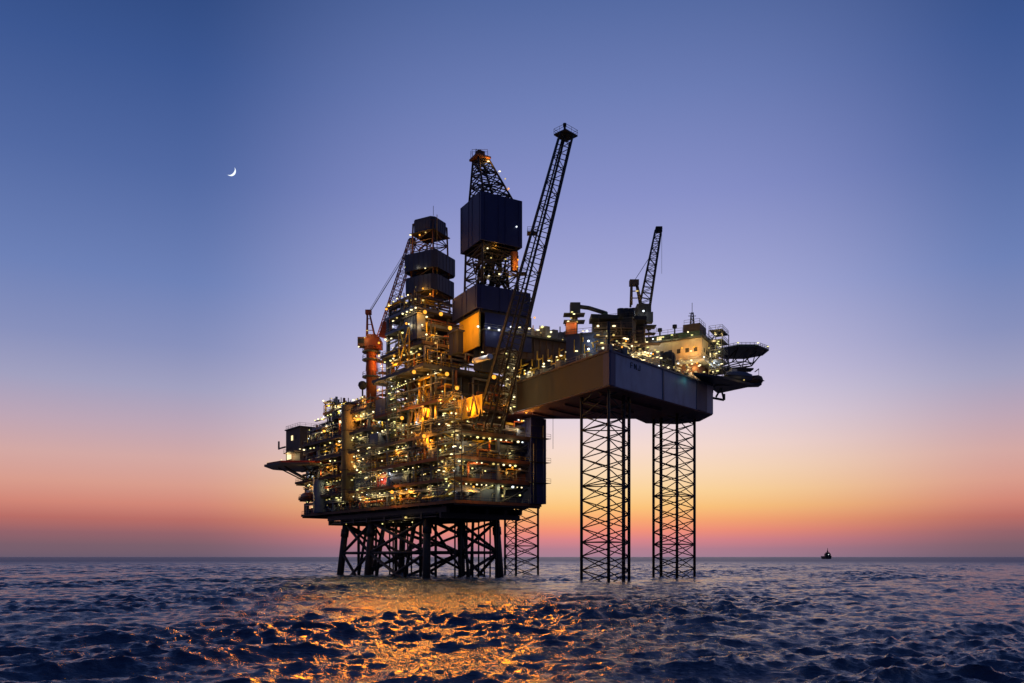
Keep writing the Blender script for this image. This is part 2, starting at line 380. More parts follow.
stair_tower(PF, a0, -2.3, 19.2, 43.5, a1-a0, 2.0, 'tall yellow stair tower full of lamps up the near corner of the fixed platform', 'yellow', 3)
a0, _ = PF.on(516,500,-1); b0, _ = PF.onb(503,400,-2.2)
stair_tower(Frame(PF(-2.6,13,0).xy, (.785,.62)), 0, 0, 41, 56, 3.6, 2, 'lamp-dotted scaffold stair rising beside the brown side of the raised hull', 'grey', 3)
a0, _ = PF.on(372,470,-1.6); a1, _ = PF.on(357,470,-1.6)
stair_tower(PF, a0, -2.0, 19.2, 36.5, a1-a0, 1.8, 'grey stair tower right of the tall tan exhaust tower', 'grey', 3)
a0, _ = PF.on(402,470,-1.2); a1, _ = PF.on(380,470,-1.2)
stair_tower(PF, a0+2, -1.7, 37, 53, 4.5, 1.6, 'dark upper stair tower behind the orange crane pedestal', 'green', 2)

# tall tan tower
a1, z0 = PF.on(334,500,-1.5); a0, z1 = PF.on(350.5,402,-1.5)
r = empty('exhaust_tower', PF((a0+a1)/2,0,22), 'tall round tan exhaust tower rising at the left of the decks', 'tower')
c0_ = PF((a0+a1)/2-.25,.9,0); rt = 2.45
MB().lathe(c0_, Z3, [(rt,22),(rt,z1-.6),(rt*.96,z1)], 28).build('casing','tan',r)
for k in range(5):
    z = 25+k*(z1-27)/4; MB().lathe(c0_, Z3, [(rt+.02,z),(rt+.14,z+.02),(rt+.14,z+.25),(rt+.02,z+.27)], 28).build('stiffener_ring','brown',r)
MB().lathe(c0_, Z3, [(rt*.6,z1+.003),(rt*.62,z1+.7),(rt*.5,z1+.9)], 20).build('outlet','black',r)
mb = MB().poly([V(c0_.x-1.5,c0_.y-2.6,22),V(c0_.x-1.5,c0_.y-2.6,z1)],4,.1).poly([V(c0_.x-.9,c0_.y-2.75,22),V(c0_.x-.9,c0_.y-2.75,z1)],4,.1); mb.build('ladder','steel',r)
for y in (480,462,440): aq, zq = PF.on(352,y,-2.6); lamp(r, PF(aq,-2.6,zq), 'l_green', 90, .8)
# radome on a post right of it
p = PF(a0-1.6,1.5,47.6)
r = empty('radome', p, 'small dark radome on a post beside the tan exhaust tower top', 'radome')
MB().bar(p, p+V(0,0,6), .25, 8).build('post','steel',r)
MB().lathe(p+V(0,0,7.2), Z3, [(.05,-1.3),(.8,-1),(1.3,0),(1.1,.8),(.6,1.2),(.05,1.35)]).build('dome','rubber',r)

# quarters block at the left end
r = empty('quarters_block', PF(86,8,36), 'small brown quarters block above the red helideck at the left end', 'building')
aL, zt = PF.on(286,431,2); aR, _ = PF.on(300,431,2)
mb = MB(); PF.box(mb, aR,aL,2,16, 36.05, zt); mb.build('wall','brown',r)
mb = MB(); PF.box(mb, aR-.4,aL+.3,1.6,16.4, zt+.003, zt+.35); rf = mb.build('roof','steel',r)
rb = MB(); railing(rb, [PF(aR,2,zt+.35),PF(aL,2,zt+.35),PF(aL,16,zt+.35),PF(aR,16,zt+.35)]); rb.build('railing','grey',rf)
aw0, _ = PF.on(297,450,2)
for k, (px, y, w, h) in enumerate(((292,438,1.2,1.6),(289,455.5,3.4,2.6),(295,437,1,1.4),(296,452,1,1.2))):
    a, z = PF.on(px,y,1.9); mb = MB(); PF.box(mb, a-w/2,a+w/2,1.86,1.995,z-h/2,z+h/2); mb.build('window', 'l_window' if k in (0,1,4,6) else 'black', r)
for px, y in ((310,436),(316,434),(322,432),(300,449),(328,431)):
    a, z = PF.on(px,y,1.2); lamp(r, PF(a,1.2,z), R.choice(['l_green','l_white']), 60, .8)
a, z = PF.on(288,456,.2); light(PF(a,.2,z), COLS['l_white'], 420, r)
mb = MB(); a, z = PF.on(290,452,0); PF.box(mb, a-4.5,a+4,-.6,1.99, z-.3, z); railing(mb, [PF(a-4.5,-.6,z),PF(a+4,-.6,z)], 1.1, False); mb.build('balcony','brown',r)
a, z = PF.on(278,446,.2); mb = MB().bar(PF(a,.5,z-1.2),PF(a,.5,z+1.6),.3,8).bar(PF(a,.5,z-.9),PF(a-5.5,.5,z-.9),.3,6); mb.build('vent_post','steel',r)
# four-storey left stack of balconies between the quarters and the tan tower
# helideck
hc = W(304,466,262); r = empty('helideck', hc, 'flat red-topped helideck jutting out over the water at the left end', 'helideck')
def ngon(c, rad, n, z, ph=0, sx=1): return [(c.x+math.cos(2*math.pi*i/n+ph)*rad*sx, c.y+math.sin(2*math.pi*i/n+ph)*rad) for i in range(n)]
MB().prism(ngon(hc,11.5,8,0,.39), hc.z-.1, hc.z+.5).build('pad','red',r)
MB().prism(ngon(hc,12.3,8,0,.39), hc.z-.75, hc.z-.103).build('safety_shelf','steel',r)
mb = MB()
for i in range(8):
    q = ngon(hc,8,8,0,.2)[i]; mb.bar(V(q[0],q[1],hc.z-.75), V(hc.x+ (q[0]-hc.x)*.55+7, hc.y+(q[1]-hc.y)*.4, hc.z-6), .2, 6)
mb.build('support_truss','black',r)
MB().bar(V(hc.x-6,hc.y,hc.z-.8), V(hc.x+6,hc.y,hc.z-7), .25, 6).build('strut','lgrey',r)
for i in range(8):
    q = ngon(hc,11.2,8,0,.39)[i]; lamp(r, V(q[0],q[1],hc.z+.75), 'l_green' if i%2 else 'l_dim', 0, .6)

# lifeboats in davits on the left end
def lifeboat(name, c, ax, L, rad, m, label, top='white', group=None):
    r = empty(name, c, label, 'lifeboat', group)
    sec = []
    side = ax.cross(Z3).normalized()
    for t, s in ((-.5,.25),(-.44,.62),(-.3,.92),(0,1),(.3,.95),(.44,.68),(.5,.22)):
        sec.append([c+ax*L*t+side*math.cos(q)*rad*s+Z3*math.sin(q)*rad*s*(.8 if math.sin(q) < 0 else .95) for q in [2*math.pi*i/14 for i in range(14)]])
    MB().loft(sec, True).build('hull', m, r)
    mb = MB().box(c+ax*L*-.18+Z3*rad*1.0, (L*.2,rad*.9,rad*.5), ax, side); mb.build('cockpit', top, r)
    mb = MB().box(c-Z3*rad*.02, (L*.98,rad*2.06,.14), ax, side); mb.build('fender', 'black', r)
    for t in (-.3,.3):
        b = c+ax*L*t; MB().bar(b+Z3*rad*.8, b+Z3*(rad+1.5), .08).bar(b+Z3*(rad+1.5), b+Z3*(rad+1.5)+V(0,3.5,0)*1, .14).build('davit','steel',r)
    return r
for (px, y, u) in ((309,500,0),):
    a, z = PF.on(px,y,-1.2); lifeboat('lifeboat', PF(a,-1.6,z+1), PF.ex, 7.5, 1.55, 'orange', 'orange lifeboat hanging at the lowest deck of the left end')
a, z = PF.on(315,500,-.6)
r = empty('storage_tank', PF(a,-.4,19.2), 'upright blue tank standing at the left end above the lowest deck', 'tank')
MB().lathe(PF(a-2,.2,19.2), Z3, [(2.0,0),(2.1,.2),(2.1,9.5),(1.6,10.4),(.1,10.8)],20).build('shell','blue',r)
MB().poly([PF(a-2,-2.0,19.3),PF(a-2,-2.0,30)],6,.18).build('riser','white',r)

# vessels, containers and packages
def vessel(name, F, a0, a1, b, z, rad, m, label, cat='vessel'):
    r = empty(name, F((a0+a1)/2,b,z-rad-.6), label, cat)
    L = a1-a0; MB().lathe(F(a0,b,z), F.ex, [(.05,-.1*rad),(rad*.6,.1*rad),(rad*.93,.35*rad),(rad,.7*rad),(rad,L-.7*rad),(rad*.93,L-.35*rad),(rad*.6,L-.1*rad),(.05,L+.1*rad)],18).build('shell',m,r)
    for t in (.22,.78):
        mb = MB(); F.box(mb, a0+L*t-.2,a0+L*t+.2,b-rad*.8,b+rad*.8, z-rad-.6, z-rad*.5); mb.build('saddle','steel',r)
    p = F(a0+L*.5,b,z+rad*.9); MB().bar(p,p+Z3*.8,.25,8).bar(p+Z3*.8,p+Z3*.8+F.ex*L*.3,.2,8).build('nozzle','pipe',r)
    return r
def container(name, F, a, b, z, L, w, h, m, label, cat='container', door=True):
    r = empty(name, F(a+L/2,b+w/2,z), label, cat)
    mb = MB(); F.box(mb,a,a+L,b,b+w,z+.12,z+h)
    for k in range(int(L/.5)): F.box(mb,a+.25+k*.5,a+.45+k*.5,b-.05,b-.002,z+.3,z+h-.2)
    mb.build('body',m,r)
    fr = MB()
    for i in (a,a+L):
        for j in (b-.04,b+w+.04): fr.bar(F(i,j,z),F(i,j,z+h+.06),.1)
    fr.build('corner_frame','steel',r)
    if door:
        mb = MB(); F.box(mb,a+L*.4,a+L*.4+.9,b-.1,b-.055,z+.2,z+2.1 if h > 2.3 else z+h*.8); mb.build('door','grey',r)
    return r
Z=24.5
vessel('separator_vessel', PF, 26, 34, 2.4, 26.8, 1.3, 'lgrey', 'pale grey horizontal vessel low on the platform left of the near stair tower')
vessel('separator_vessel', PF, 54, 63, 2.0, 32.2, 1.4, 'tan', 'tan horizontal vessel on the third deck below the crane pedestal')
vessel('separator_vessel', PF, 70, 78, 2.0, 27.0, 1.3, 'grey', 'grey horizontal vessel below and right of the helideck')
vessel('heat_exchanger', PF, 33, 42, 2.6, 38.7, 1.2, 'brown', 'brown horizontal exchanger on the deck under the lit orange bay','exchanger')
vessel('separator_vessel', PF, 14, 22, 2.4, 39.2, 1.3, 'slate', 'slate coloured vessel beside the orange-lit braced bay near the stair tower')
container('workshop_container', PF, 5.2, 1.2, 19.1, 6, 2.5, 2.9, 'blue', 'blue workshop container on the lowest deck at the near corner')
container('workshop_container', PF, 37, -.2, 36, 5, 2.4, 3.6, 'blue', 'blue container on the fourth deck right of the crane pedestal')
container('workshop_container', PF, 8.5, .5, 29.8, 4, 2.4, 2.8, 'slate', 'slate container with a grey door two decks above the near corner')
container('control_cabin', PF, 46, .3, 24.5, 6, 2.5, 3.1, 'slate', 'dark blue-grey cabin on the second deck below the tan vessel','cabin')
container('control_cabin', PF, 33, -.2, 44.25, 5.5, 3, 4.4, 'blue', 'blue upper cabin left of the orange-lit braced bay','cabin')
container('waste_skip', PF, 76, .2, 19.1, 5, 2.2, 1.9, 'red', 'red open skip near the upright blue tank at the left end','skip', False)
# tented blue roof at the near corner
q = PF(2,4,19.3)
r = empty('canvas_shelter', q, 'pale blue peaked canvas shelter on the lowest deck at the near corner', 'shelter')
mb = MB(); A = [PF(-.8,-.6,21.2),PF(-.8,7,21.2),PF(4,7,21.2),PF(4,-.6,21.2)]; T = [PF(1.6,0,23),PF(1.6,6,23)]
mb.add(A+T,[(0,1,5,4),(3,4,5,2),(0,4,3),(1,2,5),(0,3,2,1)]); mb.build('canopy','hull',r)
for p in A: MB().bar(V(p.x,p.y,19.2),p,.08).build('post','steel',r)
# dark gantry cross frame (yellow braced) on the upper block
a, z = PF.on(404,345,-1.2)
r = empty('braced_frame', PF(a,-1.2,z-4), 'small yellow cross-braced frame left of the upper decks below the left derrick', 'frame')
for s in ((-2.2,-4,2.2,4),(-2.2,4,2.2,-4),(-2.6,-4,-2.6,4),(2.6,-4,2.6,4),(-2.6,0,2.6,0)):
    MB().bar(PF(a+s[0],-1.2,z+s[1]),PF(a+s[2],-1.2,z+s[3]),.2,6).build('member','yellow',r)
lamp(r, PF(a,-.2,z-3.6),'l_sodium',400,.5); lamp(r, PF(a-1.5,-.6,z+5.2),'l_white',120)
# closed upper modules
def module(name, px0,px1,y0,y1,v,depth,m,label,zlo=None):
    a0, z0 = PF.on(px1,y1,v); a1, z1 = PF.on(px0,y0,v)
    if zlo: z0 = zlo
    r = empty(name, PF((a0+a1)/2,v+depth/2,z0), label, 'module')
    mb = MB(); PF.box(mb,a0,a1,v,v+depth,z0,z1)
    for k in range(int((a1-a0)/1.5)): PF.box(mb,a0+.4+k*1.5,a0+.55+k*1.5,v-.1,v-.002,z0+.1,z1-.1)
    mb.build('wall',m,r)
    mb = MB(); PF.box(mb,a0-.3,a1+.3,v-.3,v+depth+.3,z1+.003,z1+.3); rf = mb.build('roof','steel',r)
    mb = MB(); railing(mb,[PF(a0,v,z1+.3),PF(a1,v,z1+.3),PF(a1,v+depth,z1+.3),PF(a0,v+depth,z1+.3)]); mb.build('railing','grey',rf)
    return r, a0, a1, z0, z1
r, a0, a1, z0, z1 = module('plant_module',404,417,319,338,-.6,2.5,'slate','dark slate box module under the left derrick, its left lower corner')
for k in range(4): lamp(r, PF(a0+(a1-a0)*k/3,-1,z1+1.3),'l_white',90 if k%2 else 0)
r, a0, a1, z0, z1 = module('plant_module',449,458,334,352,0,1.5,'black','dark module beside the sodium lamp left of the glowing orange wall')
r, a0, a1, z0, z1 = module('plant_module',353,366,408,418,1,3,'cream','pale box module just left of the orange crane pedestal foot')
lamp(r, PF(a0+1,.5,z1+1),'l_sodium',300,.6)
# white pipe bundle
a0,z0 = PF.on(474,361,-3.6); a1,z1 = PF.on(491,364.5,-3.6)
r = empty('white_pipe', PF(a0,-3.6,z0), 'bright white pipe lit up under the dark drill floor', 'pipe')
p, q = PF(a0,-3.6,z0), PF(a1,-3.6,z0-.2)
MB().bar(p,q,.55,12).build('barrel','white',r)
MB().bar(p.lerp(q,.06),p.lerp(q,.12),.68,12).bar(p.lerp(q,.88),p.lerp(q,.94),.68,12).build('collar','lgrey',r)
light(p.lerp(q,.5)+V(0,-2.2,1.2),(1,.97,.9),150,r)
lamp(r, p.lerp(q,.5)+V(0,-.2,1.4),'l_white',0,.8)

# ------------------------------------------------------------------ left derrick with wind walls
DC = W(430,316,224); LD = Frame((DC.x,DC.y),(.87,-.49)); LD.ey = V(.49,.87,0)
r = empty('drilling_derrick', V(DC.x,DC.y,70.5), 'stepped grey derrick with three stacked wind-wall boxes, left of the blue one', 'derrick')
def oct_ring(F, w, ch, z):
    h = w/2; return [F(x,y,z) for x, y in ((-h+ch,-h),(h-ch,-h),(h,-h+ch),(h,h-ch),(h-ch,h),(-h+ch,h),(-h,h-ch),(-h,-h+ch))]
def zat(y, Y): return HC+(557-y)*Y/FPX
def wind(F, w, ch, y0, y1, Y, m, root, hollow=True):
    zb, zt = zat(y1,Y), zat(y0,Y)
    o0, o1, i0, i1 = oct_ring(F,w,ch,zb), oct_ring(F,w,ch,zt), oct_ring(F,w-.4,ch,zb), oct_ring(F,w-.4,ch,zt)
    mb = MB(); vs = o0+o1+i0+i1; fs = []
    for i in range(8):
        j = (i+1)%8; fs += [(i,j,8+j,8+i),(16+j,16+i,24+i,24+j),(8+i,8+j,24+j,24+i),(j,i,16+i,16+j)]
    mb.add(vs,fs)
    for i in range(8):
        for t in np.linspace(.12,.88,5):
            c = (o0[i].lerp(o0[(i+1)%8],t)+o1[i].lerp(o1[(i+1)%8],t))/2; e = (o0[(i+1)%8]-o0[i]).normalized()
            mb.box(c+e.cross(Z3)*.05,(.1,.1,zt-zb-.1),e,e.cross(Z3))
    return mb.build('wind_wall', m, root), zb, zt
lattice(V(DC.x,DC.y,70.5), V(DC.x,DC.y,zat(226,224)), 8.0, 6.6, LD.ex, 10, r, 'rust','brown',.24,.14, ('leg','bracing'))
wind(LD,10.9,1.3,251,268,218.5,'slate',r); wind(LD,10.5,1.3,274.5,290,218.5,'slate',r); wind(LD,6.9,.9,217,230,220.5,'slate',r)
for y in (236,270,295):
    z = zat(y,224); mb = MB(); LD.box(mb,-4,4,-4,4,z-.15,z); mb.build('platform_floor','dark',r)
for dx, dy, y, k in ((-3,-4.9,239,'l_white'),(0,-4.8,241,'l_sodium'),(2,-4.9,240,'l_dim'),(-4.5,-5,270,'l_green'),(-.5,-5,272,'l_white'),(2,-5.1,275,'l_white'),(-1,-5,292,'l_dim'),(1.5,-5.4,295,'l_sodium'),(-3,-4.4,303,'l_dim'),(3,-4.2,300,'l_sodium'),(0,-4,309,'l_sodium'),(-3.5,-4.6,311,'l_white'),(3,1,285,'l_dim')):
    lamp(r, LD(dx,dy,zat(y,224)), k, {'l_sodium':200,'l_white':25}.get(k,0), .55 if k=='l_sodium' else .8)
p = LD(3.2,-3,zat(222,224)); MB().bar(p,p+V(0,0,2.6),.08).build('antenna','steel',r)
mb = MB().poly([LD(4.4,-3,zat(300,224)),LD(4.4,-3,zat(222,224))],4,.12).poly([LD(-4.4,-3,zat(300,224)),LD(-4.4,-3,zat(240,224))],4,.12); mb.build('ladder','yellow',r)
mb = MB()
for k in range(26):
    z = R.uniform(zat(312,224), zat(236,224)); x = R.uniform(-3,3); mb.bar(LD(x,R.uniform(-3,3),z), LD(x+R.uniform(-1.2,1.2),R.uniform(-3,3),z+R.uniform(1,4)), R.uniform(.08,.3), 6)
mb.build('drilling_gear','rust',r,'stuff')

# ------------------------------------------------------------------ orange pedestal crane
PC = W(371.5,405,236); r = empty('pedestal_crane', PC, 'orange pedestal crane with raised lattice boom at the left of the decks', 'crane')
def zc(y): return zat(y,236)
MB().lathe(V(PC.x,PC.y,42), Z3, [(1.55,0),(1.55,zc(372)-42),(1.7,zc(371)-42),(1.5,zc(360)-42),(1.5,zc(352)-42),(2.2,zc(350)-42),(2.2,zc(348)-42)],20).build('pedestal','orange',r)
for y in (353,361,378):
    mb = MB(); MB.lathe(mb, V(PC.x,PC.y,zc(y)), Z3, [(2.6,0),(2.7,.1),(2.7,.3),(2.6,.4)],16); railing(mb,[V(a,b,zc(y)+.4) for a,b in ngon(PC,2.6,10,0)],1.1); mb.build('ring_walkway','steel',r)
sl = MB(); sl.box(V(PC.x+.5,PC.y,zc(343)),(4.2,4.0,2.6)); sl.box(V(PC.x+.2,PC.y,zc(337.5)),(2.8,3,1.2)); sl.box(V(PC.x+2.4,PC.y-.4,zc(346)),(1.6,2.4,2.2)); sl.build('slewing_house','orange',r)
mb = MB().box(V(PC.x-2.6,PC.y-.5,zc(343)),(2.2,2.6,2.6)); cb = mb.build('cab','rust',r)
MB().box(V(PC.x-2.7,PC.y-1.83,zc(342.5)),(1.6,.06,1.3)).build('window','black',cb)
mb = MB(); top = W(368.5,313,236)
for dx, dy in ((-1.3,-1),(1.0,-1),(-1.3,1),(1.0,1)): mb.bar(V(PC.x+dx,PC.y+dy,zc(337)), top+V(dx*.25,dy*.4,0), .2, 6)
for t in (.25,.5,.75):
    mb.bar(V(PC.x-1.3,PC.y-1,zc(337)).lerp(top,t),V(PC.x+1,PC.y-1,zc(337)).lerp(top,t),.12)
mb.box(top+V(0,0,.2),(1.7,1.4,1.2)); mb.build('a_frame','orange',r)
foot_, tip = W(382,339,235), W(412.5,241,231)
mid = foot_.lerp(tip,.12)
A, B = lattice(foot_, tip, 2.6, 1.9, V(.95,0,-.3), 16, r, 'orange','orange',.17,.09,('boom_chord','boom_bracing'))
mb = MB().box(foot_+V(.9,0,2.6),(2.2,2,4.4),V(.95,0,-.3).normalized(),Y3,V(.3,0,.95).normalized()); mb.build('boom_root','orange',r)
MB().box(tip,(1.8,1.2,1.4)).build('boom_head','steel',r)
for k, (dx, dy) in enumerate(((0,-.5),(0,.5),(.35,0))):
    MB().bar(top+V(dx,dy,0), tip+V(-.4,dy,-.6-k*.4), .065).build('pendant_wire','lgrey',r)
for y, dx, k in ((340,-1.5,'l_dim'),(349,-3.2,'l_white'),(357,2.6,'l_sodium'),(366,3,'l_sodium'),(371,3.6,'l_white'),(333,-.8,'l_dim'),(385,2.4,'l_green')):
    lamp(r, V(PC.x+dx,PC.y-2.6,zc(y)), k, 380 if k=='l_sodium' else 60, .45 if k=='l_sodium' else .8)
# platforms between crane and upper block
a,z = PF.on(384,360,1.5); r2 = empty('access_tower', PF(a,1.5,48), 'small orange-lit access tower beside the crane pedestal', 'tower')
for i in (-1.3,1.3):
    for j in (.3,2.9): MB().bar(PF(a+i,j,47.5),PF(a+i,j,z+1.5),.12).build('post','orange',r2)
for k in range(4):
    mb = MB(); zz = 50+k*(z-50)/3.2; PF.box(mb,a-1.6,a+1.6,0,3.2,zz,zz+.12); railing(mb,[PF(a-1.6,0,zz+.1),PF(a+1.6,0,zz+.1),PF(a+1.6,3.2,zz+.1),PF(a-1.6,3.2,zz+.1)],1.1); mb.build('landing','rust',r2)
    lamp(r2, PF(a+R.uniform(-1.2,1.2),.2,zz+1.6), 'l_white', 60, .8)

# ------------------------------------------------------------------ flare boom at the near corner
b0, t1 = W(489,428,193.5), W(565.5,137,201)
r = empty('flare_boom', V(b0.x,b0.y,36), 'very long dark lattice boom leaning right with small platform at tip', 'flare boom')
lattice(b0, t1, 6.2, 3.1, V(1,.15,-.25), 22, r, 'black','black',.24,.11)
mb = MB().prism([(t1.x-2.9,t1.y-.4),(t1.x-.2,t1.y-3),(t1.x+3,t1.y+.2),(t1.x+.2,t1.y+3)], t1.z+.2, t1.z+.55); 
tp = mb.build('tip_platform','black',r)
mb = MB(); railing(mb,[V(t1.x+a,t1.y+b,t1.z+.55) for a,b in ((-2.9,-.4),(-.2,-3),(3,.2),(.2,3))],1.2); mb.build('railing','steel',tp)
MB().bar(t1+V(-.2,0,.5),t1+V(-.2,0,3.1),.3,8).bar(t1+V(-.2,0,2.6),t1+V(-.2,0,3.3),.45,8).build('flare_tip','black',r)
MB().bar(b0+V(.4,.4,0),t1+V(-.2,0,0),.3,8).build('gas_pipe','black',r)
mb = MB().bar(b0+V(-.9,-1,0), t1+V(-.9,-.6,-1),.2,6); mb.build('drain_pipe','black',r)
for t in (.24,.52,.66):
    c = b0.lerp(t1,t); mb = MB().box(c+V(-1.9,0,0),(2.6,2.4,.18)); railing(mb,[c+V(-3.1,-1.1,.1),c+V(-.7,-1.1,.1),c+V(-.7,1.1,.1),c+V(-3.1,1.1,.1)],1.1,True,1.2); mb.build('landing','black',r)
mb = MB(); PF.box(mb,-1,8,-1.5,4,36.02,36.6); mb.build('foot_frame','black',r)
for dx in (-2.6,2.6):
    MB().bar(V(b0.x+dx,b0.y+.5,36.4), b0+V(dx*.9,0,.4), .35, 8).build('foot_pin','black',r)
MB().bar(PF(6,6,53.1), b0.lerp(t1,.27), .22, 6).build('back_stay','black',r)

# ================================================================== raised drilling rig (jack-up)
rig = empty('jackup_rig', V(25,200,0), 'jack-up drilling rig with raised blue-grey hull on tall lattice legs', 'jack-up rig')
ZB, ZT = 42.2, 49.9
HP = [(21,175),(52,211),(51,221),(46,226),(37,224.5),(33,217),(8,217),(8,256),(-5,256),(-5,217.5)]
MB().prism(HP, ZB+.25, ZT).build('hull','hull',rig)
cx, cy = 22, 205
MB().prism([(cx+(x-cx)*.993, cy+(y-cy)*.993) for x,y in HP], ZB, ZB+.247).build('hull_bottom','bottom',rig)
Ndir = [(V(52,211,0)-V(21,175,0)).normalized(), (V(-5,217.5,0)-V(21,175,0)).normalized()]
mb = MB()                                    # bottom girders, butted under the hull
for k in range(6):
    p = V(21,175,0)+Ndir[1]*(6+k*7)+Ndir[0]*3; q = p+Ndir[0]*(26-k*4.2); mb.bar(V(p.x,p.y,ZB-.35),V(q.x,q.y,ZB-.35),.3)
mb.build('bottom_girders','bottom',rig)
# bow plate and fender strakes on the right face
nr = V(Ndir[0].y,-Ndir[0].x,0); nl = V(-Ndir[1].y,Ndir[1].x,0)
def hullbox(side, t0, t1, z0, z1, off, m, name, th=.12):
    d, n = (Ndir[0],nr) if side else (Ndir[1],nl)
    c = V(21,175,0)+d*(t0+t1)/2+n*(off+th/2); mb = MB().box(V(c.x,c.y,(z0+z1)/2),(t1-t0,th,z1-z0),d,n); return mb.build(name,m,rig)
hullbox(1,.1,2.0,ZB+.3,ZT-.1,.003,'navy','corner_plate'); hullbox(0,.1,2.2,ZB+.3,ZT-.1,.003,'navy','corner_plate')
hullbox(1,22,22.6,ZB+.3,ZT-.1,.003,'slate','fender_strake'); hullbox(1,38.5,44,ZB+.3,ZT-.3,.003,'slate','fender_strake')
hullbox(0,2.25,49,ZB+.3,ZT-.4,.003,'plating','side_plating',.08)  # darker sheet laid over the whole left face
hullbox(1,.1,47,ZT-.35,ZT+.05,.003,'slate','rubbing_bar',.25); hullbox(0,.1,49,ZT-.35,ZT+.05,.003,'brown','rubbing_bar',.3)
# the small dark markings painted on the right face
for k, segs in enumerate((((0,0,0,1),(0,1,.55,1),(0,.5,.45,.5)),((0,0,0,1),(0,1,.55,0),(.55,0,.55,1)),((0,0,.55,0),(.55,0,.55,1),(0,0,0,.35)))):
    mb = MB()
    for x0,z0,x1,z1 in segs:
        o = V(21,175,0)+nr*.03+Ndir[0]*(8.2+k*1.5); mb.bar(o+Ndir[0]*x0*1.5+Z3*(ZT-2.4+z0*1.2), o+Ndir[0]*x1*1.5+Z3*(ZT-2.4+z1*1.2), .1)
    mb.build('hull_marking','black',rig)
mb = MB(); railing(mb,[V(x,y,ZT) for x,y in HP],1.2); mb.build('railing','grey',rig)
# three lattice legs
def rigleg(px0, pxm, px1, Y, near=True, top=58):
    leg = bpy.data.objects.new('leg', None); COL.objects.link(leg); leg.parent = rig
    xl, xr = (px0-512)*(Y+3)/FPX, (px1-512)*(Y+3)/FPX
    s = xr-xl; Ym = Y+3+(-1 if near else 1)*s*.82; xm = (pxm-512)*Ym/FPX
    P = [V(xl,Y+3,0),V(xm,Ym,0),V(xr,Y+3,0)]
    for p in P: MB().bar(V(p.x,p.y,-10),V(p.x,p.y,top),.36,8).build('chord','black',leg)
    mb = MB(); n = 15; z0 = -4; h = (ZB+2-z0)/n
    for k in range(n):
        for i in range(3):
            a, b = P[i], P[(i+1)%3]; za, zb = z0+k*h, z0+(k+1)*h
            mb.bar(V(a.x,a.y,za),V(b.x,b.y,zb),.13,6); mb.bar(V(b.x,b.y,za),V(a.x,a.y,zb),.13,6)
            if k % 4 == 0: mb.bar(V(a.x,a.y,za),V(b.x,b.y,za),.13,6)
    mb.build('leg_bracing','black',leg)
    return P
PA = rigleg(581.5,608.6,629,184.5,True,57); PB = rigleg(653.5,677,694.5,215,True,52); PCc = rigleg(505,516,538,246,True,52)
for P, f in ((PA,.86),(PB,.15)):
    p = P[0].lerp(P[2],f)+V(0,-2,0); MB().bar(V(p.x,p.y,-8),V(p.x,p.y,ZB),.42,10).build('water_caisson','black',rig)
p = W(553,430,205); MB().bar(V(p.x,p.y,ZB),V(p.x,p.y,W(553,449,205).z),.07).build('hanging_hose','black',rig)

# cantilever with drill floor
NC = V(-7.3,206,0); CF = Frame((NC.x,NC.y),(.87,.49))
can = empty('drilling_cantilever', CF(12,6,50), 'dark brown cantilever deck with a lamp row reaching from the raised hull', 'cantilever')
for b in (0,11.5):
    mb = MB(); CF.box(mb,0,29,b-.4,b+.4,57,62.5)
    for k in range(15): CF.box(mb,.5+k*2,.75+k*2,b-.75,b-.403,57.2,62.3)
    mb.build('girder','brown',can)
mb = MB(); CF.box(mb,-.5,29,-1.6,13,62.503,62.9); dk = mb.build('deck','dark',can)
mb = MB(); railing(mb,[CF(-.5,-1.5,62.9),CF(29,-1.5,62.9)],1.2,False); mb.build('railing','grey',dk)
for a in (14,22,28):
    mb = MB(); CF.box(mb,a-.6,a+.6,.41,11.09,57.1,58.2); mb.build('cross_beam','steel',can)
for a in (16,27):
    for b in (0,11.5): mb = MB(); CF.box(mb,a-.8,a+.8,b-.7,b+.7,ZT,56.997); mb.build('skid_post','steel',can)
for px, y in ((478,326.5),(489,328),(499,330),(511,327),(520,327.5),(529,328.5),(538,330),(551,332)):
    a, z = CF.on(px,y,-1.9); lamp(can, CF(a,-1.9,z), 'l_cold' if px < 515 else 'l_white', 40, 1.1)
mb = MB()
for k in range(40):
    a = R.uniform(9,28); s = R.uniform(.4,1.6); CF.box(mb,a,a+s,R.uniform(-1,4),R.uniform(5,8),62.9,62.9+R.uniform(.8,3.6))
mb.build('deck_machinery','grey',can,'stuff')
mb = MB()
for k in range(9): a = 9+k*2.1; mb.bar(CF(a,1,63),CF(a,1,63+R.uniform(2,5)),.15,6)
mb.build('vent_pipes','pipe',can)
a,z = CF.on(535,317.5,0); lamp(can, CF(a,.2,z),'l_sodium',250,.6)
for k in range(12): rlamp(can, CF(R.uniform(9,28),R.uniform(-.5,2),R.uniform(63.5,66.5)), 0)
mb = MB(); CF.box(mb,16.9,27.9,-.3,-.1,ZT+.05,56.9); mb.build('support_wall','steel',can)
mb = MB(); CF.box(mb,8.5,15.1,4,4.3,ZT+.05,56.9); mb.build('support_wall','steel',can)
mb = MB(); CF.box(mb,-1,14,3,3.3,53.1,58.4); mb.build('lower_wall','steel',can)
for k in range(6): MB().bar(CF(k*2.6,1,53.1),CF(k*2.6+(2.4 if k%2 else -.2),1,58.4),.25,6).build('substructure_brace','steel',can)
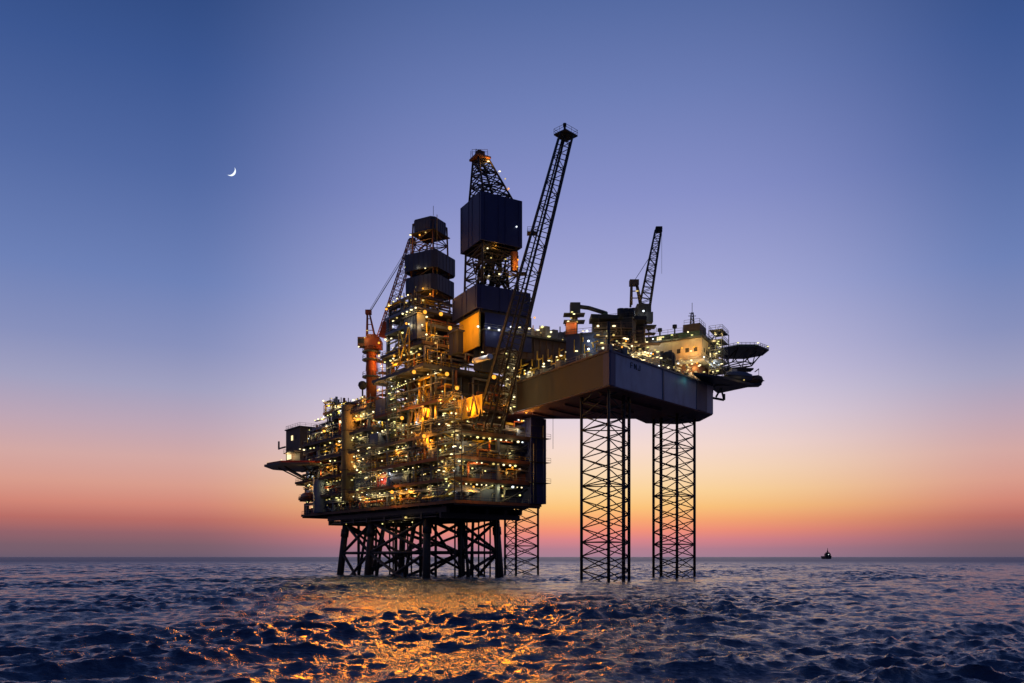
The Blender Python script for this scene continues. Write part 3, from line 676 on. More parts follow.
# substructure under the derrick: left wall's sodium glow is partly put into its yellow
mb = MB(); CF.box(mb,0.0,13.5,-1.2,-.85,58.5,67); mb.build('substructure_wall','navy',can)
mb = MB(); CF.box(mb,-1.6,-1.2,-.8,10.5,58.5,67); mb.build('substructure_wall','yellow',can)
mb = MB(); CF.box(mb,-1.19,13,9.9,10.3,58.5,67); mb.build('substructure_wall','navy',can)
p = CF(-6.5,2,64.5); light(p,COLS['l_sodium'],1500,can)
mb = MB(); CF.box(mb,-1.6,13.5,-1.2,10.5,67.003,67.5); mb.build('drill_floor','black',can)

# main derrick
r = empty('drilling_derrick', CF(5.75,5,67.5), 'tall navy derrick with big wind-wall box and open tapering top', 'derrick')
YD = 211.
def zd(y): return zat(y,YD)
DF = Frame(CF(4.9,5,0).xy,(.87,.49))
def sqwall(w, d, z0, z1, th=.25, m='navy', chx=0):
    for nm, (a0,a1,b0,b1) in (('f',(-w/2,w/2,-d/2-th,-d/2)),('b',(-w/2,w/2,d/2,d/2+th)),('l',(-w/2-th,-w/2,-d/2-th,d/2+th)),('r',(w/2,w/2+th,-d/2-th,d/2+th))):
        mb = MB(); DF.box(mb,a0,a1,b0,b1,z0,z1)
        for k in (0,2,3,5):
            if nm == 'f': x = a0+.8+k*(a1-a0-1.6)/5; DF.box(mb,x-.06,x+.06,b0-.1,b0-.002,z0+.1,z1-.1)
            if nm == 'l': x = b0+.8+k*(b1-b0-1.6)/5; DF.box(mb,a0-.1,a0-.002,x-.06,x+.06,z0+.1,z1-.1)
        mb.build('wind_wall',m,r)
sqwall(15,13.8,67.6,zat(284.5,203.5)); 
sqwall(11.5,11.3,zat(239.5,205),zat(191.5,205))
c0 = DF(0,0,67.6); 
lattice(V(c0.x,c0.y,67.6),V(c0.x,c0.y,zd(201)),10.6,9.2,DF.ex,14,r,'black','black',.3,.15,('leg','bracing'))
tpc = W(477,158,YD)
lattice(V(c0.x,c0.y,zd(201)),V(tpc.x+.8,tpc.y,zd(157)),8.6,2.6,DF.ex,8,r,'black','black',.28,.16,('leg','bracing'))
mb = MB()
for k in range(16):
    t = R.uniform(.05,.85); c = V(c0.x,c0.y,zd(201)).lerp(V(tpc.x+.8,tpc.y,zd(159)),t); q = 3.4*(1-t*.6); mb.bar(c+V(R.uniform(-q,q),R.uniform(-q,q),0),c+V(R.uniform(-q,q),R.uniform(-q,q),R.uniform(0,2.5)),R.uniform(.1,.28),6)
mb.build('top_gear','black',r,'stuff')
mb = MB().box(V(tpc.x+.8,tpc.y,zd(159)),(4.2,4.2,.5),DF.ex,DF.ey); railing(mb,[V(tpc.x+.8+a,tpc.y+b,zd(159)+.25) for a,b in ((-2,-2),(2,-2),(2,2),(-2,2))],1.2); mb.build('crown_platform','rust',r)
mb = MB().box(V(tpc.x+.8,tpc.y,zd(156)+.2),(2,1.6,1.8),DF.ex,DF.ey).bar(V(tpc.x-.6,tpc.y,zd(158)),V(tpc.x-.2,tpc.y,zd(149)),.14).bar(V(tpc.x+1.6,tpc.y,zd(158)),V(tpc.x+.9,tpc.y,zd(150)),.2).bar(V(tpc.x-1.6,tpc.y,zd(158)),V(tpc.x-1.6,tpc.y,zd(151)),.08).bar(V(tpc.x+2.6,tpc.y,zd(158)),V(tpc.x+.9,tpc.y,zd(150)),.16); mb.build('crown_block','rust',r)
mb = MB(); DF.box(mb,-4.2,4.2,-4.2,4.2,zd(252)-.2,zd(252)); mb.build('monkey_board','dark',r)
mb = MB()
for k in range(120):
    z = R.uniform(zd(290),zd(246)); x = R.uniform(-4,4); mb.bar(DF(x,R.uniform(-3.6,3.6),z),DF(x+R.uniform(-1,1),R.uniform(-3.6,3.6),z+R.uniform(.6,5)),R.uniform(.1,.4),6)
mb.bar(DF(0,0,68),DF(0,0,zd(205)),.5,8).build('drilling_gear','black',r,'stuff')
mb = MB().box(DF(4.4,-4.6,zd(262)),(1.6,1.2,5),DF.ex,DF.ey).bar(DF(4.4,-5.3,zd(272)),DF(5.2,-5,zd(256)),.25,6); mb.build('hoist_trolley','rust',r)
for a,b,y,k in ((-1.8,-2,163,'l_white'),(1.5,-2,170,'l_white'),(3.6,-3,187,'l_sodium'),(2.6,-3,178,'l_dim'),(-1.5,-1.5,160,'l_sodium'),(4.2,-6.1,229,'l_cold'),(-3.4,-4.6,254,'l_white'),(1.5,-5.2,262,'l_dim'),(4.8,-5.8,261,'l_sodium'),(4.6,-5.8,268,'l_sodium'),(-2.5,-4.8,263,'l_dim'),(-4.6,-4.8,274,'l_dim'),(0,-4.6,277,'l_white'),(3,-4.6,278,'l_dim'),(-3,-4.6,281,'l_white'),(-1,-4.6,250,'l_sodium')):
    lamp(r, DF(a,b,zd(y)), k, {'l_sodium':160,'l_white':40}.get(k,0), .5 if k=='l_sodium' else .8)

# blue-grey cabin at the hull corner
def rbox(name, px0,px1,y0,y1,Y,depth,m,label,cat='cabin',ex=None):
    p, q = W(px0,y0,Y), W(px1,y1,Y); F = Frame((p.x,p.y), ex or (.93,-.36)); F.ey = V(-F.ex.y,F.ex.x,0)
    w = (q.x-p.x)/F.ex.x; r = empty(name, F(w/2,depth/2,q.z), label, cat)
    mb = MB(); F.box(mb,0,w,0,depth,q.z,p.z)
    mb.build('wall',m,r)
    mb = MB(); F.box(mb,-.2,w+.2,-.2,depth+.2,p.z+.003,p.z+.25); railing(mb,[F(0,0,p.z+.25),F(w,0,p.z+.25),F(w,depth,p.z+.25),F(0,depth,p.z+.25)],1.1); mb.build('roof','steel',r)
    return r, F, w, p.z, q.z
r, F, w, zt, zb = rbox('pump_cabin',566,607,336,366,190,7,'slate','slate-blue cabin with two lamps on the left corner of the raised hull')
for z in (.62,.4): lamp(r, F(w*.54,-.4,zb+(zt-zb)*z*1.2),'l_cold',40,1.1)
# jack house round the near leg
r, F, w, zt, zb = rbox('jack_house',592,630,322,352,192,4,'black','dark jack house with yellow lamps over the near lattice leg','jack house')
for px,y,k in ((602,343,'l_green'),(607,336,'l_white'),(612,345,'l_white'),(616,350,'l_cold'),(603,348,'l_white'),(598,326,'l_white'),(614,326,'l_white'),(626,341,'l_sodium'),(627,339,'l_white'),(604,354,'l_white'),(616,356,'l_white'),(598,335,'l_dim'),(608,331,'l_green'),(622,347,'l_sodium'),(587,331,'l_cold')):
    p = W(px,y,186); lamp(r,p,k,45 if k!='l_dim' else 0,.5 if k=='l_sodium' else 1.1)
mb = MB()
for k in range(34):
    p = W(R.uniform(592,648),R.uniform(330,352),R.uniform(186,190)); mb.bar(p,p+(V(R.uniform(-4,4),0,0) if k%2 else V(0,0,R.uniform(1,4))),R.uniform(.08,.2),6)
mb.build('hydraulic_pipes','brown',r,'stuff')
mb = MB(); p = W(590,319,190); q = W(645,321,194); mb.box(p.lerp(q,.5),((q-p).length,5,.9),(q-p).normalized()); mb.build('top_gantry','black',r)
for px in (621,626,631):
    p = W(px,320,190); q = W(px,309,190); MB().bar(p,q,.9,10).build('jack_cylinder','black',r)
# knuckle-boom crane
K = W(574,330,196); r = empty('knuckle_crane', V(K.x,K.y,ZT), 'small crane with folded arm above the slate-blue cabin', 'crane')
MB().bar(V(K.x,K.y,ZT),W(574.5,312,196),.8,10).build('column','brown',r)
mb = MB().box(W(575,310,196),(2.4,2.4,3)); mb.build('house','steel',r)
MB().poly([W(574,306,196),W(589,308,195),W(605,313,194)],6,.5).build('arm','steel',r)
MB().bar(W(605,313,194),W(609,324,194),.6,6).bar(W(598,322,194),W(607,312,194),.3,6).build('folded_jib','green',r)
mb = MB()
for y in (315,322): mb.box(W(574,y,195),(5,3,.2))
mb.build('landing','steel',r)
for px,y,k in ((572,312,'l_green'),(574,314,'l_white'),(571,318,'l_dim'),(583,331,'l_white'),(577,322,'l_dim')): lamp(r,W(px,y,192),k,60,.8)
p = W(571,330,193); r = empty('orange_hut', V(p.x,p.y,ZT+6), 'little orange hut glowing left of the slate-blue cabin', 'hut')
MB().box(p,(2.4,2.4,2.6)).build('wall','orange',r); MB().box(p+V(0,0,1.45),(2.8,2.8,.2)).build('roof','rust',r); MB().box(p-V(0,0,2.2),(2,2,1.8)).build('stand','steel',r); lamp(r,p+V(-.8,-2,1.5),'l_white',90,.7)

# rig crane
C0 = W(639,322,198); r = empty('rig_crane', V(C0.x,C0.y,ZT), 'dark lattice-boom crane standing on the raised hull', 'crane')
MB().lathe(V(C0.x,C0.y,ZT),Z3,[(1.5,0),(1.5,10.4),(1.9,11.6),(1.9,12.2)],18).build('pedestal','black',r)
MB().box(W(643,313,198),(3.4,3.6,3.4)).box(W(636,314,198),(2.2,3,2.2)).build('machinery_house','black',r)
MB().box(W(648.5,318,197),(1.9,2,2.4)).build('cab','steel',r)
mb = MB(); tA = W(634,283,198)
for dx,dy in ((-1.2,-1),(1.2,-1),(-1.2,1),(1.2,1)): mb.bar(W(636,306,198)+V(dx,dy,0), tA+V(dx*.5,dy*.5,0), .25, 6)
for t in (.3,.6): mb.bar(W(634,306,198).lerp(tA,t)+V(-.9,-.8,0),W(640,306,198).lerp(tA,t)+V(.6,-.8,0),.14)
mb.box(tA,(2.2,1.6,1.3)); mb.build('a_frame','brown',r)
f, t = W(644.5,307,197.5), W(658.5,229,201)
lattice(f,t,2.5,1.4,V(.97,0,-.2),14,r,'black','black',.17,.09,('boom_chord','boom_bracing'))
MB().box(t+V(.1,0,-.2),(1.5,1.2,1.3)).build('boom_head','black',r)
for dy in (-.4,.4): MB().bar(tA+V(0,dy,.4),t+V(-.3,dy,-4),.05).build('pendant_wire','lgrey',r)
MB().bar(t+V(.8,0,0),t+V(.8,0,-11),.045).build('hoist_wire','black',r)
for px,y,k in ((630,314,'l_white'),(638,318,'l_white'),(643.5,311,'l_cold'),(637,291,'l_dim')): lamp(r,W(px,y,194.5),k,90,1.0)
mb = MB(); mb.box(W(645,327,197),(5,3,.25)); mb.build('landing','steel',r)

# accommodation block at the right end
AC = V(48,206,0); AF = Frame((AC.x,AC.y),(-.88,.47)); AF.ey = V(.47,.88,0)      # a along the lit face to the left, b away to the right
r = empty('accommodation_block', AF(9,8,ZT), 'cream accommodation block with lit wall and mast at the right of the hull', 'building')
mb = MB(); AF.box(mb,0,20,0,17,55.5,61); mb.build('wall','cream',r)
mb = MB(); AF.box(mb,1.2,20,1,16,ZT,54.897); mb.build('lower_wall','rust',r)
mb = MB(); AF.box(mb,-.8,20,-.8,17.2,54.9,55.497); railing(mb,[AF(20,-.8,55.5),AF(-.8,-.8,55.5),AF(-.8,17,55.5)],1.1,False); mb.build('walkway','lgrey',r)
mb = MB(); AF.box(mb,.9,21,1.2,16,61.4,63.2); mb.build('upper_wall','green',r)
mb = MB(); AF.box(mb,-.5,21,-.6,17.5,61.003,61.397); railing(mb,[AF(21,-.5,61.4),AF(-.4,-.5,61.4),AF(-.4,17,61.4)],1.2,False); mb.build('roof_walkway','steel',r)
mb = MB(); AF.box(mb,.8,5.2,.9,7,63.203,65.0); mb.build('bridge_house','brown',r)
mb = MB(); railing(mb,[AF(21,1.3,63.2),AF(5.4,1.3,63.2)],1.2,False); railing(mb,[AF(5,1.2,65),AF(1,1.2,65),AF(1,7,65)],1.2,False); mb.build('roof_railing','grey',r)
for k in range(8):
    a = 1.2+k*2.2; mb = MB(); AF.box(mb,a,a+.9,-.06,-.003,57.6,58.7); mb.build('window','black',r)
for k in range(8):
    b = 1.5+k*2; mb = MB(); AF.box(mb,-.06,-.003,b,b+.9,57.6,58.7); mb.build('window','black' if k != 3 else 'l_window',r)
for k in range(6):
    a = 6.5+k*2.2; mb = MB(); AF.box(mb,a,a+1.3,1.12,1.197,61.9,62.8); mb.build('window','l_window' if k in (2,4) else 'black',r)
for px,y,k in ((682,348,'l_sodium'),(694,347,'l_sodium'),(691,351,'l_white'),(688,332,'l_white'),(692,335,'l_green'),(699,366,'l_white'),(679,371,'l_white'),(697,363,'l_sodium'),(700,365,'l_white'),(692,364,'l_white'),(663,337,'l_green'),(653,339,'l_cold'),(647,342,'l_white'),(672,335,'l_green'),(691,373,'l_white'),(698,374,'l_white'),(687,371,'l_dim')):
    a, z = AF.on(px,y,-1.3); lamp(r, AF(a,-1.3,z), k, 200 if k=='l_sodium' else 70, .5 if k=='l_sodium' else .8)
for px,y,k in ((704,357,'l_cold'),(714,363,'l_cold'),(718,364,'l_cold'),(704,372,'l_green'),(709,348,'l_dim'),(713,341,'l_dim')):
    b, z = AF.onb(px,y,-1.3); lamp(r, AF(-1.3,b,z), k, 60, .8)
m0 = AF(3.4,3,65)
lattice(m0,m0+V(0,0,3.4),1.0,.5,X3,4,r,'steel','steel',.09,.06,('mast_chord','mast_bracing'))
MB().bar(m0+V(0,0,3.4),m0+V(0,0,6.0),.08).bar(m0+V(-1,0,2.6),m0+V(1,0,2.6),.1).bar(m0+V(-.8,0,3.3),m0+V(.4,0,3.3),.08).build('antenna','steel',r)
for a,h in ((8,2.0),(12,1.6),(15,2.4),(18,1.8)):
    p = AF(a,3,63.2); MB().bar(p,p+V(0,0,h),.2,8).bar(p+V(0,0,h-.1),p+V(0,0,h+.7),.6,10).build('vent_cowl','steel',r)
stair_tower(AF,-4.2,3.5,ZT+1,63.5,3.4,7,'zigzag escape stair on the right end of the accommodation block','grey',3,'escape_stair')
# dark round tank in front
p = W(668,363,200)
r = empty('storage_tank', V(p.x,p.y,ZT), 'dark upright tank before the cream accommodation wall', 'tank')
MB().lathe(V(p.x,p.y,ZT),Z3,[(2.0,0),(2.0,4.4),(1.6,5.4),(.8,5.8),(.1,5.9)],18).build('shell','black',r); MB().bar(V(p.x+.6,p.y-2.2,ZT),V(p.x+.6,p.y-2.2,ZT+5),.1).build('ladder','steel',r)
# deck lamps and machinery on the hull's right edge
mb = MB()
for k in range(70):
    t = R.uniform(2,44); s = R.uniform(.4,1.8); c = V(21,175,0)+Ndir[0]*t-nr*R.uniform(1.2,5); mb.box(V(c.x,c.y,ZT+s*.5),(s,R.uniform(.4,1.5),s),Ndir[0],nr)
mb.build('deck_machinery','brown',rig,'stuff')
mb = MB()
for k in range(45):
    t = R.uniform(3,42); c = V(21,175,ZT+R.uniform(.5,4))+Ndir[0]*t-nr*R.uniform(1,4); mb.bar(c,c+Ndir[0]*R.uniform(1,6)+Z3*R.choice([0,0,R.uniform(-2,2)]),R.uniform(.1,.25),6)
mb.build('deck_pipework','pipe',rig,'stuff')
for px,y,k in ((633,357,'l_white'),(645,352,'l_white'),(650,356,'l_green'),(655,350,'l_dim'),(657,357,'l_white'),(661,358,'l_white'),(644,360,'l_white'),(636,357,'l_dim'),(641,355,'l_dim'),(648,353,'l_white'),(653,354,'l_sodium'),(639,354,'l_white'),(688,378,'l_cold'),(697,374,'l_white'),(659,366,'l_cold'),(710,384,'l_green'),(674,367,'l_dim'),(632,346,'l_white'),(640,349,'l_dim'),(636,342,'l_dim')):
    Yh = 175+(px-610)*.33+2.2; lamp(rig, W(px,y,Yh), k, 130 if k in('l_white','l_sodium') else 0, .5 if k=='l_sodium' else .9)
light(W(688,380,199),(.3,1,.75),12,rig)
for px,y in ((566,352),(590,351),(594,349),(597,352)): lamp(rig, W(px,y,192 if px > 580 else 206),'l_white' if px!=556 else 'l_green',90 if px in (556,597) else 0,.9)
# right side sponson and its brackets
mb = MB().prism([(44,198.5),(52.5,203),(63,212),(56,222)],49.95,50.5); mb.build('station_deck','black',rig)
mb = MB().bar(W(713,398,206),W(724,400,206),.3,6).bar(W(716,397,206),W(721,388,206),.25,6).bar(W(721,388,206),W(724,400,206),.25,6).bar(W(724,400,206),W(724,394,206),.35,6); mb.build('fairlead_bracket','black',rig)
for k in range(46):
    px = R.uniform(612,700); Yh = 175+(px-610)*.35+R.uniform(2,6); p = W(px, 0, Yh); z = ZT+R.uniform(1,5.5); rlamp(rig, V(p.x,Yh,z), 70 if k % 4 == 0 else 0, R.uniform(.6,1.1))
for k in range(26):
    t = R.uniform(3,44); c = V(21,175,0)+Ndir[1]*t-nl*R.uniform(1,4); rlamp(rig, V(c.x,c.y,ZT+R.uniform(1,4)), 60 if k % 4 == 0 else 0, R.uniform(.6,1.1))
mb = MB(); m2b = MB()
for k in range(60):
    t = R.uniform(2,46); s_ = R.uniform(.5,1.8); c = V(21,175,0)+Ndir[1]*t-nl*R.uniform(1.2,6); mb.box(V(c.x,c.y,ZT+s_*.6),(s_,R.uniform(.4,1.5),s_*1.2),Ndir[1],nl)
    c = V(21,175,ZT+R.uniform(.5,5))+Ndir[1]*t-nl*R.uniform(1,5); m2b.bar(c,c+(Ndir[1]*R.uniform(1,5) if k % 2 else Z3*R.uniform(1,3)),R.uniform(.1,.22),6)
mb.build('deck_machinery','grey',rig,'stuff'); m2b.build('deck_pipework','yellow',rig,'stuff')
for px0,px1,y,Y in ((594,632,329,187.5),(594,634,337,187),(596,640,345,186.5),(625,655,334,192),(630,660,344,191)):
    p,q = W(px0,y,Y),W(px1,y,Y+1.5); d = (q-p).normalized(); mb = MB().box(p.lerp(q,.5),((q-p).length,2,.2),d); n = d.cross(Z3); railing(mb,[p+n*1+V(0,0,.1),q+n*1+V(0,0,.1)],1.1,False,1.5); mb.build('service_platform','brown',rig)
# rig helideck
hc = W(741,352,222); r = empty('helideck', hc, 'dark rig helideck with edge lights jutting past the accommodation block', 'helideck')
MB().prism(ngon(hc,6.6,8,0,.39), hc.z, hc.z+.45).build('pad','green',r)
nt_ = MB().prism(ngon(hc,7.3,8,0,.39), hc.z-.3, hc.z-.003); nt_.build('safety_shelf','steel',r)
mb = MB()
for i in range(8):
    a = ngon(hc,6.4,8,0,.39)[i]; b = ngon(hc,4.2,8,0,.2)[i]
    mb.bar(V(a[0],a[1],hc.z-.3),V(b[0]-1,b[1],hc.z-3.6),.16); mb.bar(V(b[0]-1,b[1],hc.z-3.6),V(*ngon(hc,4.2,8,0,.2)[(i+1)%8],hc.z-.4),.14); mb.bar(V(b[0]-1,b[1],hc.z-3.6),V(ngon(hc,4.2,8,0,.2)[(i+1)%8][0]-1,ngon(hc,4.2,8,0,.2)[(i+1)%8][1],hc.z-3.6),.16)
    mb.bar(V(b[0]-1,b[1],hc.z-3.6),V(hc.x-9,hc.y-2,hc.z-5.5),.18)
mb.build('support_truss','black',r)
mb = MB(); railing(mb,[V(a,b,hc.z-.05) for a,b in ngon(hc,7.25,8,0,.39)],.9,True,1.2,.06); mb.build('safety_net','steel',r)
for i in range(8):
    q = ngon(hc,6.9,8,0,.39)[i]; lamp(r,V(q[0],q[1]-.3,hc.z+.75),'l_green' if i%2 else 'l_white',0,.8)
a1 = lifeboat('lifeboat', W(738,377,210)+V(0,0,0), V(.95,.3,0).normalized(), 8.2, 1.5, 'slate', 'grey-blue lifeboat slung under the rig helideck, the larger of two','lgrey')
a2 = lifeboat('lifeboat', W(753,381,216), V(.8,-.6,0).normalized(), 5.2, 1.5, 'brown', 'brown lifeboat end-on at the far right under the rig helideck','lgrey')
mb = MB(); p,q = W(715,386,212),W(760,385,214); mb.box(p.lerp(q,.5),((q-p).length,3,.5),(q-p).normalized()); mb.build('boat_platform','black',rig)
mb = MB(); p,q = W(716,369.5,213),W(752,370,214); mb.box(p.lerp(q,.5),((q-p).length,3,.4),(q-p).normalized()); mb.build('boat_gantry','black',rig)
lamp(rig, W(744,380,207.5),'l_dim',40,.7)

# ================================================================== far ship, moon
S = V((827-512)*2250/FPX,2250,0)
r = empty('supply_ship', S, 'tiny dark supply ship with one light on the horizon', 'ship')
rings = []
for t, wd, zt in ((-22,4,9),(-12,8,7),(10,8.5,7),(24,8,8)):
    rings.append([V(S.x-wd*.7,S.y+t,-1),V(S.x+wd*.7,S.y+t,-1),V(S.x+wd,S.y+t,zt),V(S.x-wd,S.y+t,zt)])
MB().loft(rings).build('hull','black',r)
MB().box(S+V(0,-4,11),(13,12,8)).box(S+V(0,-4,16.5),(9,8,3)).build('superstructure','black',r)
MB().bar(S+V(0,-4,18),S+V(0,-4,30),1.1,6,.6).bar(S+V(-2.4,-4,18),S+V(0,-4,25),.6).bar(S+V(2.4,-4,18),S+V(0,-4,25),.6).build('mast','black',r)
o = bpy.data.objects.new('lamp',lamp_me('l_cold')); COL.objects.link(o); o.parent = r; o.location = (0,-10.8,12.2); o.scale = (4,2,3.5)
mc = W(230.5,170.5,6000); rad = 5.1*6000/FPX
view = (mc-V(0,0,HC)).normalized(); sx = view.cross(Z3).normalized(); sy = sx.cross(view)
lit = (sx*.75-sy*.66).normalized(); per = lit.cross(view).normalized()
def lune(t0, t1):
    mbm = MB(); n, k = 24, 5; g = []
    for i in range(n+1):
        lat = -math.pi/2+math.pi*i/n; row = []
        for j in range(k+1):
            ph = t0+(t1-t0)*j/k; row.append(mc+(per*math.sin(lat)+(lit*math.cos(ph)-view*math.sin(ph))*math.cos(lat))*rad)
        g.append(row)
    vs = [p for row in g for p in row]
    return mbm.add(vs,[(i*(k+1)+j,i*(k+1)+j+1,(i+1)*(k+1)+j+1,(i+1)*(k+1)+j) for i in range(n) for j in range(k)],True)
mo = lune(0,math.radians(52)).build('moon','l_moon'); tag(mo,'thin white crescent moon alone in the blue sky','moon')

# leftover lamps beyond the first hundred of a thing: one object for each thing
bag = {}
for (rn, kind), (root, mb) in extra.items(): bag.setdefault(rn, []).append((root, kind, mb))
for rn, lst in bag.items():
    root = lst[0][0]; o0 = rootloc(root); me = bpy.data.meshes.new('lamps'); vs = []; fs = []; mi = []
    for i, (_, kind, mb) in enumerate(lst):
        k = len(vs); vs += [tuple(p-o0) for p in mb.v]; fs += [[a+k for a in f] for f in mb.f]; mi += [i]*len(mb.f); me.materials.append(M[kind])
    me.from_pydata(vs,[],fs); me.polygons.foreach_set('material_index', mi); me.update()
    o = bpy.data.objects.new('small_lamps', me); COL.objects.link(o); o.parent = root; o['kind'] = 'stuff'

GROUPS = dict(stair_tower='stair towers of the platform', separator_vessel='horizontal vessels on the platform decks', workshop_container='containers on the platform', control_cabin='cabins on the platform', plant_module='closed plant modules', lifeboat='lifeboats', helideck='helidecks', storage_tank='upright tanks', drilling_derrick='drilling derricks')
for o in COL.objects:
    k = o.name.split('.')[0]
    if o.parent is None and k in GROUPS: o['group'] = GROUPS[k]
# ================================================================== sea
rng = np.random.default_rng(5)
az = np.concatenate([np.radians(np.linspace(-36,36,1050)), np.radians(np.linspace(36,324,150)[1:-1])])
ratio = 1.0034
rr = 27*ratio**np.arange(0, int(math.log(3200/27)/math.log(ratio)))
rr = np.concatenate([[.5,5,9,12,15,18,21,24], rr, np.geomspace(3300,90000,14)])
Ag, Rg = np.meshgrid(az, rr); Xg = Rg*np.sin(Ag); Yg = Rg*np.cos(Ag)
H = np.zeros_like(Xg); DX = np.zeros_like(Xg); DY = np.zeros_like(Xg)
nw = 250; lam = np.exp(rng.uniform(math.log(.4), math.log(15), nw)); main = math.radians(-72)
ang = main+rng.normal(0,.5,nw)+np.where(lam < 4, rng.normal(0,.5,nw), 0)
amp = lam/(2*math.pi)*np.where(lam < 2.5, .039, np.where(lam < 5, .035, .035/(1+((np.maximum(lam,5)-5)/5)**1.3)))*rng.uniform(.5,1.4,nw)
gust = .75+.35*np.sin(Xg*.031+1.3*np.sin(Yg*.017))*np.sin(Yg*.023+Xg*.009+.7)+.3*np.sin(Xg*.09-Yg*.06+np.sin(Yg*.05))
for l, t, a in zip(lam, ang, amp):
    dr = rr*max(ratio-1, math.radians(72/1050)*.8); sel = np.where((l/dr > 1.6) & (rr > 8))[0]; p0 = rng.uniform(0,6.28)
    if not len(sel): continue
    e = sel[-1]+1; b0_ = sel[0]; k = 2*math.pi/l
    ph = k*(Xg[b0_:e]*math.cos(t)+Yg[b0_:e]*math.sin(t))+p0
    att = np.clip((l/dr[b0_:e]-1.6)/1.4,0,1)[:,None]*a*(gust[b0_:e] if l < 8 else 1)
    c = np.cos(ph); s_ = np.sin(ph); H[b0_:e] += att*c; DX[b0_:e] -= .95*att*s_*math.cos(t); DY[b0_:e] -= .95*att*s_*math.sin(t)
Xg = Xg+DX; Yg = Yg+DY
nr_, nc = Xg.shape; me = bpy.data.meshes.new('sea')
co = np.stack([Xg,Yg,H],-1).reshape(-1,3).astype(np.float32)
ii, jj = np.meshgrid(np.arange(nr_-1), np.arange(nc), indexing='ij'); j2 = (jj+1) % nc
fa = np.stack([ii*nc+jj, ii*nc+j2, (ii+1)*nc+j2, (ii+1)*nc+jj],-1).reshape(-1,4)[:, ::-1].astype(np.int32)
me.vertices.add(len(co)); me.vertices.foreach_set('co', co.ravel())
me.loops.add(fa.size); me.loops.foreach_set('vertex_index', fa.ravel())
me.polygons.add(len(fa)); me.polygons.foreach_set('loop_start', np.arange(0,fa.size,4,dtype=np.int32)); me.polygons.foreach_set('loop_total', np.full(len(fa),4,np.int32))
me.polygons.foreach_set('use_smooth', np.ones(len(fa),bool)); me.update(calc_edges=True); me.validate()
m = bpy.data.materials.new('sea_water'); m.use_nodes = True; nt = m.node_tree; N = nt.nodes; L = nt.links
b = N['Principled BSDF']; b.inputs['Base Color'].default_value = (.011,.034,.09,1); b.inputs['Roughness'].default_value = .16; b.inputs['IOR'].default_value = 1.38
g = N.new('ShaderNodeNewGeometry'); prev = None
for scl, dist, st in ((.5,.4,.6),(1.6,.22,.9),(5.0,.06,1.)):
    mp = N.new('ShaderNodeMapping'); mp.inputs['Rotation'].default_value = (0,0,math.radians(28)); mp.inputs['Scale'].default_value = (scl*.55,scl*1.25,scl)
    n = N.new('ShaderNodeTexNoise'); n.inputs['Scale'].default_value = 1; n.inputs['Detail'].default_value = 5; n.inputs['Roughness'].default_value = .6; n.inputs['Distortion'].default_value = .6
    bp = N.new('ShaderNodeBump'); bp.inputs['Strength'].default_value = st; bp.inputs['Distance'].default_value = dist
    L.new(g.outputs['Position'], mp.inputs[0]); L.new(mp.outputs[0], n.inputs['Vector']); L.new(n.outputs['Fac'], bp.inputs['Height'])
    if prev: L.new(prev.outputs[0], bp.inputs['Normal'])
    prev = bp
L.new(prev.outputs[0], b.inputs['Normal'])
ln = N.new('ShaderNodeVectorMath'); ln.operation = 'LENGTH'; L.new(g.outputs['Position'], ln.inputs[0])      # open water far off: waves too small to mesh
mr = N.new('ShaderNodeMapRange'); mr.inputs[1].default_value = 150; mr.inputs[2].default_value = 1200; mr.inputs[3].default_value = .09; mr.inputs[4].default_value = .42
L.new(ln.outputs['Value'], mr.inputs[0]); L.new(mr.outputs[0], b.inputs['Roughness'])
me.materials.append(m); sea = bpy.data.objects.new('sea', me); COL.objects.link(sea); sea['kind'] = 'structure'

# ================================================================== sky, sun, camera
def lin(h):
    h = h.lstrip('#'); c = [int(h[i:i+2],16)/255 for i in (0,2,4)]
    g_ = .3*c[0]+.55*c[1]+.15*c[2]; c = [x*.91+g_*.09 for x in c]          # mixes each sky colour a little towards grey
    return tuple((x/12.92 if x <= .04045 else ((x+.055)/1.055)**2.4) for x in c)+(1,)
w = bpy.data.worlds.new('World'); sc.world = w; w.use_nodes = True
nt = w.node_tree; N = nt.nodes; L = nt.links; N.clear()
tc = N.new('ShaderNodeTexCoord'); sp = N.new('ShaderNodeSeparateXYZ'); L.new(tc.outputs['Generated'], sp.inputs[0])
def ramp(stops):
    r = N.new('ShaderNodeValToRGB'); e = r.color_ramp.elements
    e[0].position, e[0].color = stops[0][0], lin(stops[0][1]); e[1].position, e[1].color = stops[-1][0], lin(stops[-1][1])
    for p, c in stops[1:-1]: x = e.new(p); x.color = lin(c)
    mr = N.new('ShaderNodeMapRange'); mr.inputs[1].default_value = 0; mr.inputs[2].default_value = 1
    sq = N.new('ShaderNodeMath'); sq.operation = 'POWER'; sq.inputs[1].default_value = .5; L.new(mr.outputs[0], sq.inputs[0])
    L.new(sp.outputs['Z'], mr.inputs[0]); L.new(sq.outputs[0], r.inputs[0]); return r
def el(y): d = 557-y; return math.sqrt(d/math.hypot(816,d))
glow = ramp([(0,'#9c7f98'),(el(549),'#b07c92'),(el(540),'#d8808a'),(el(531),'#f58c76'),(el(520),'#fca66c'),(el(508),'#fdc374'),(el(492),'#fdd494'),(el(472),'#fbdab4'),(el(448),'#f6dacf'),(el(420),'#e6d4e0'),(el(380),'#cfc5e4'),(el(300),'#abadde'),(el(200),'#8891cf'),(el(100),'#6c7ebc'),(el(0),'#526aa8'),(1,'#465fa2')])
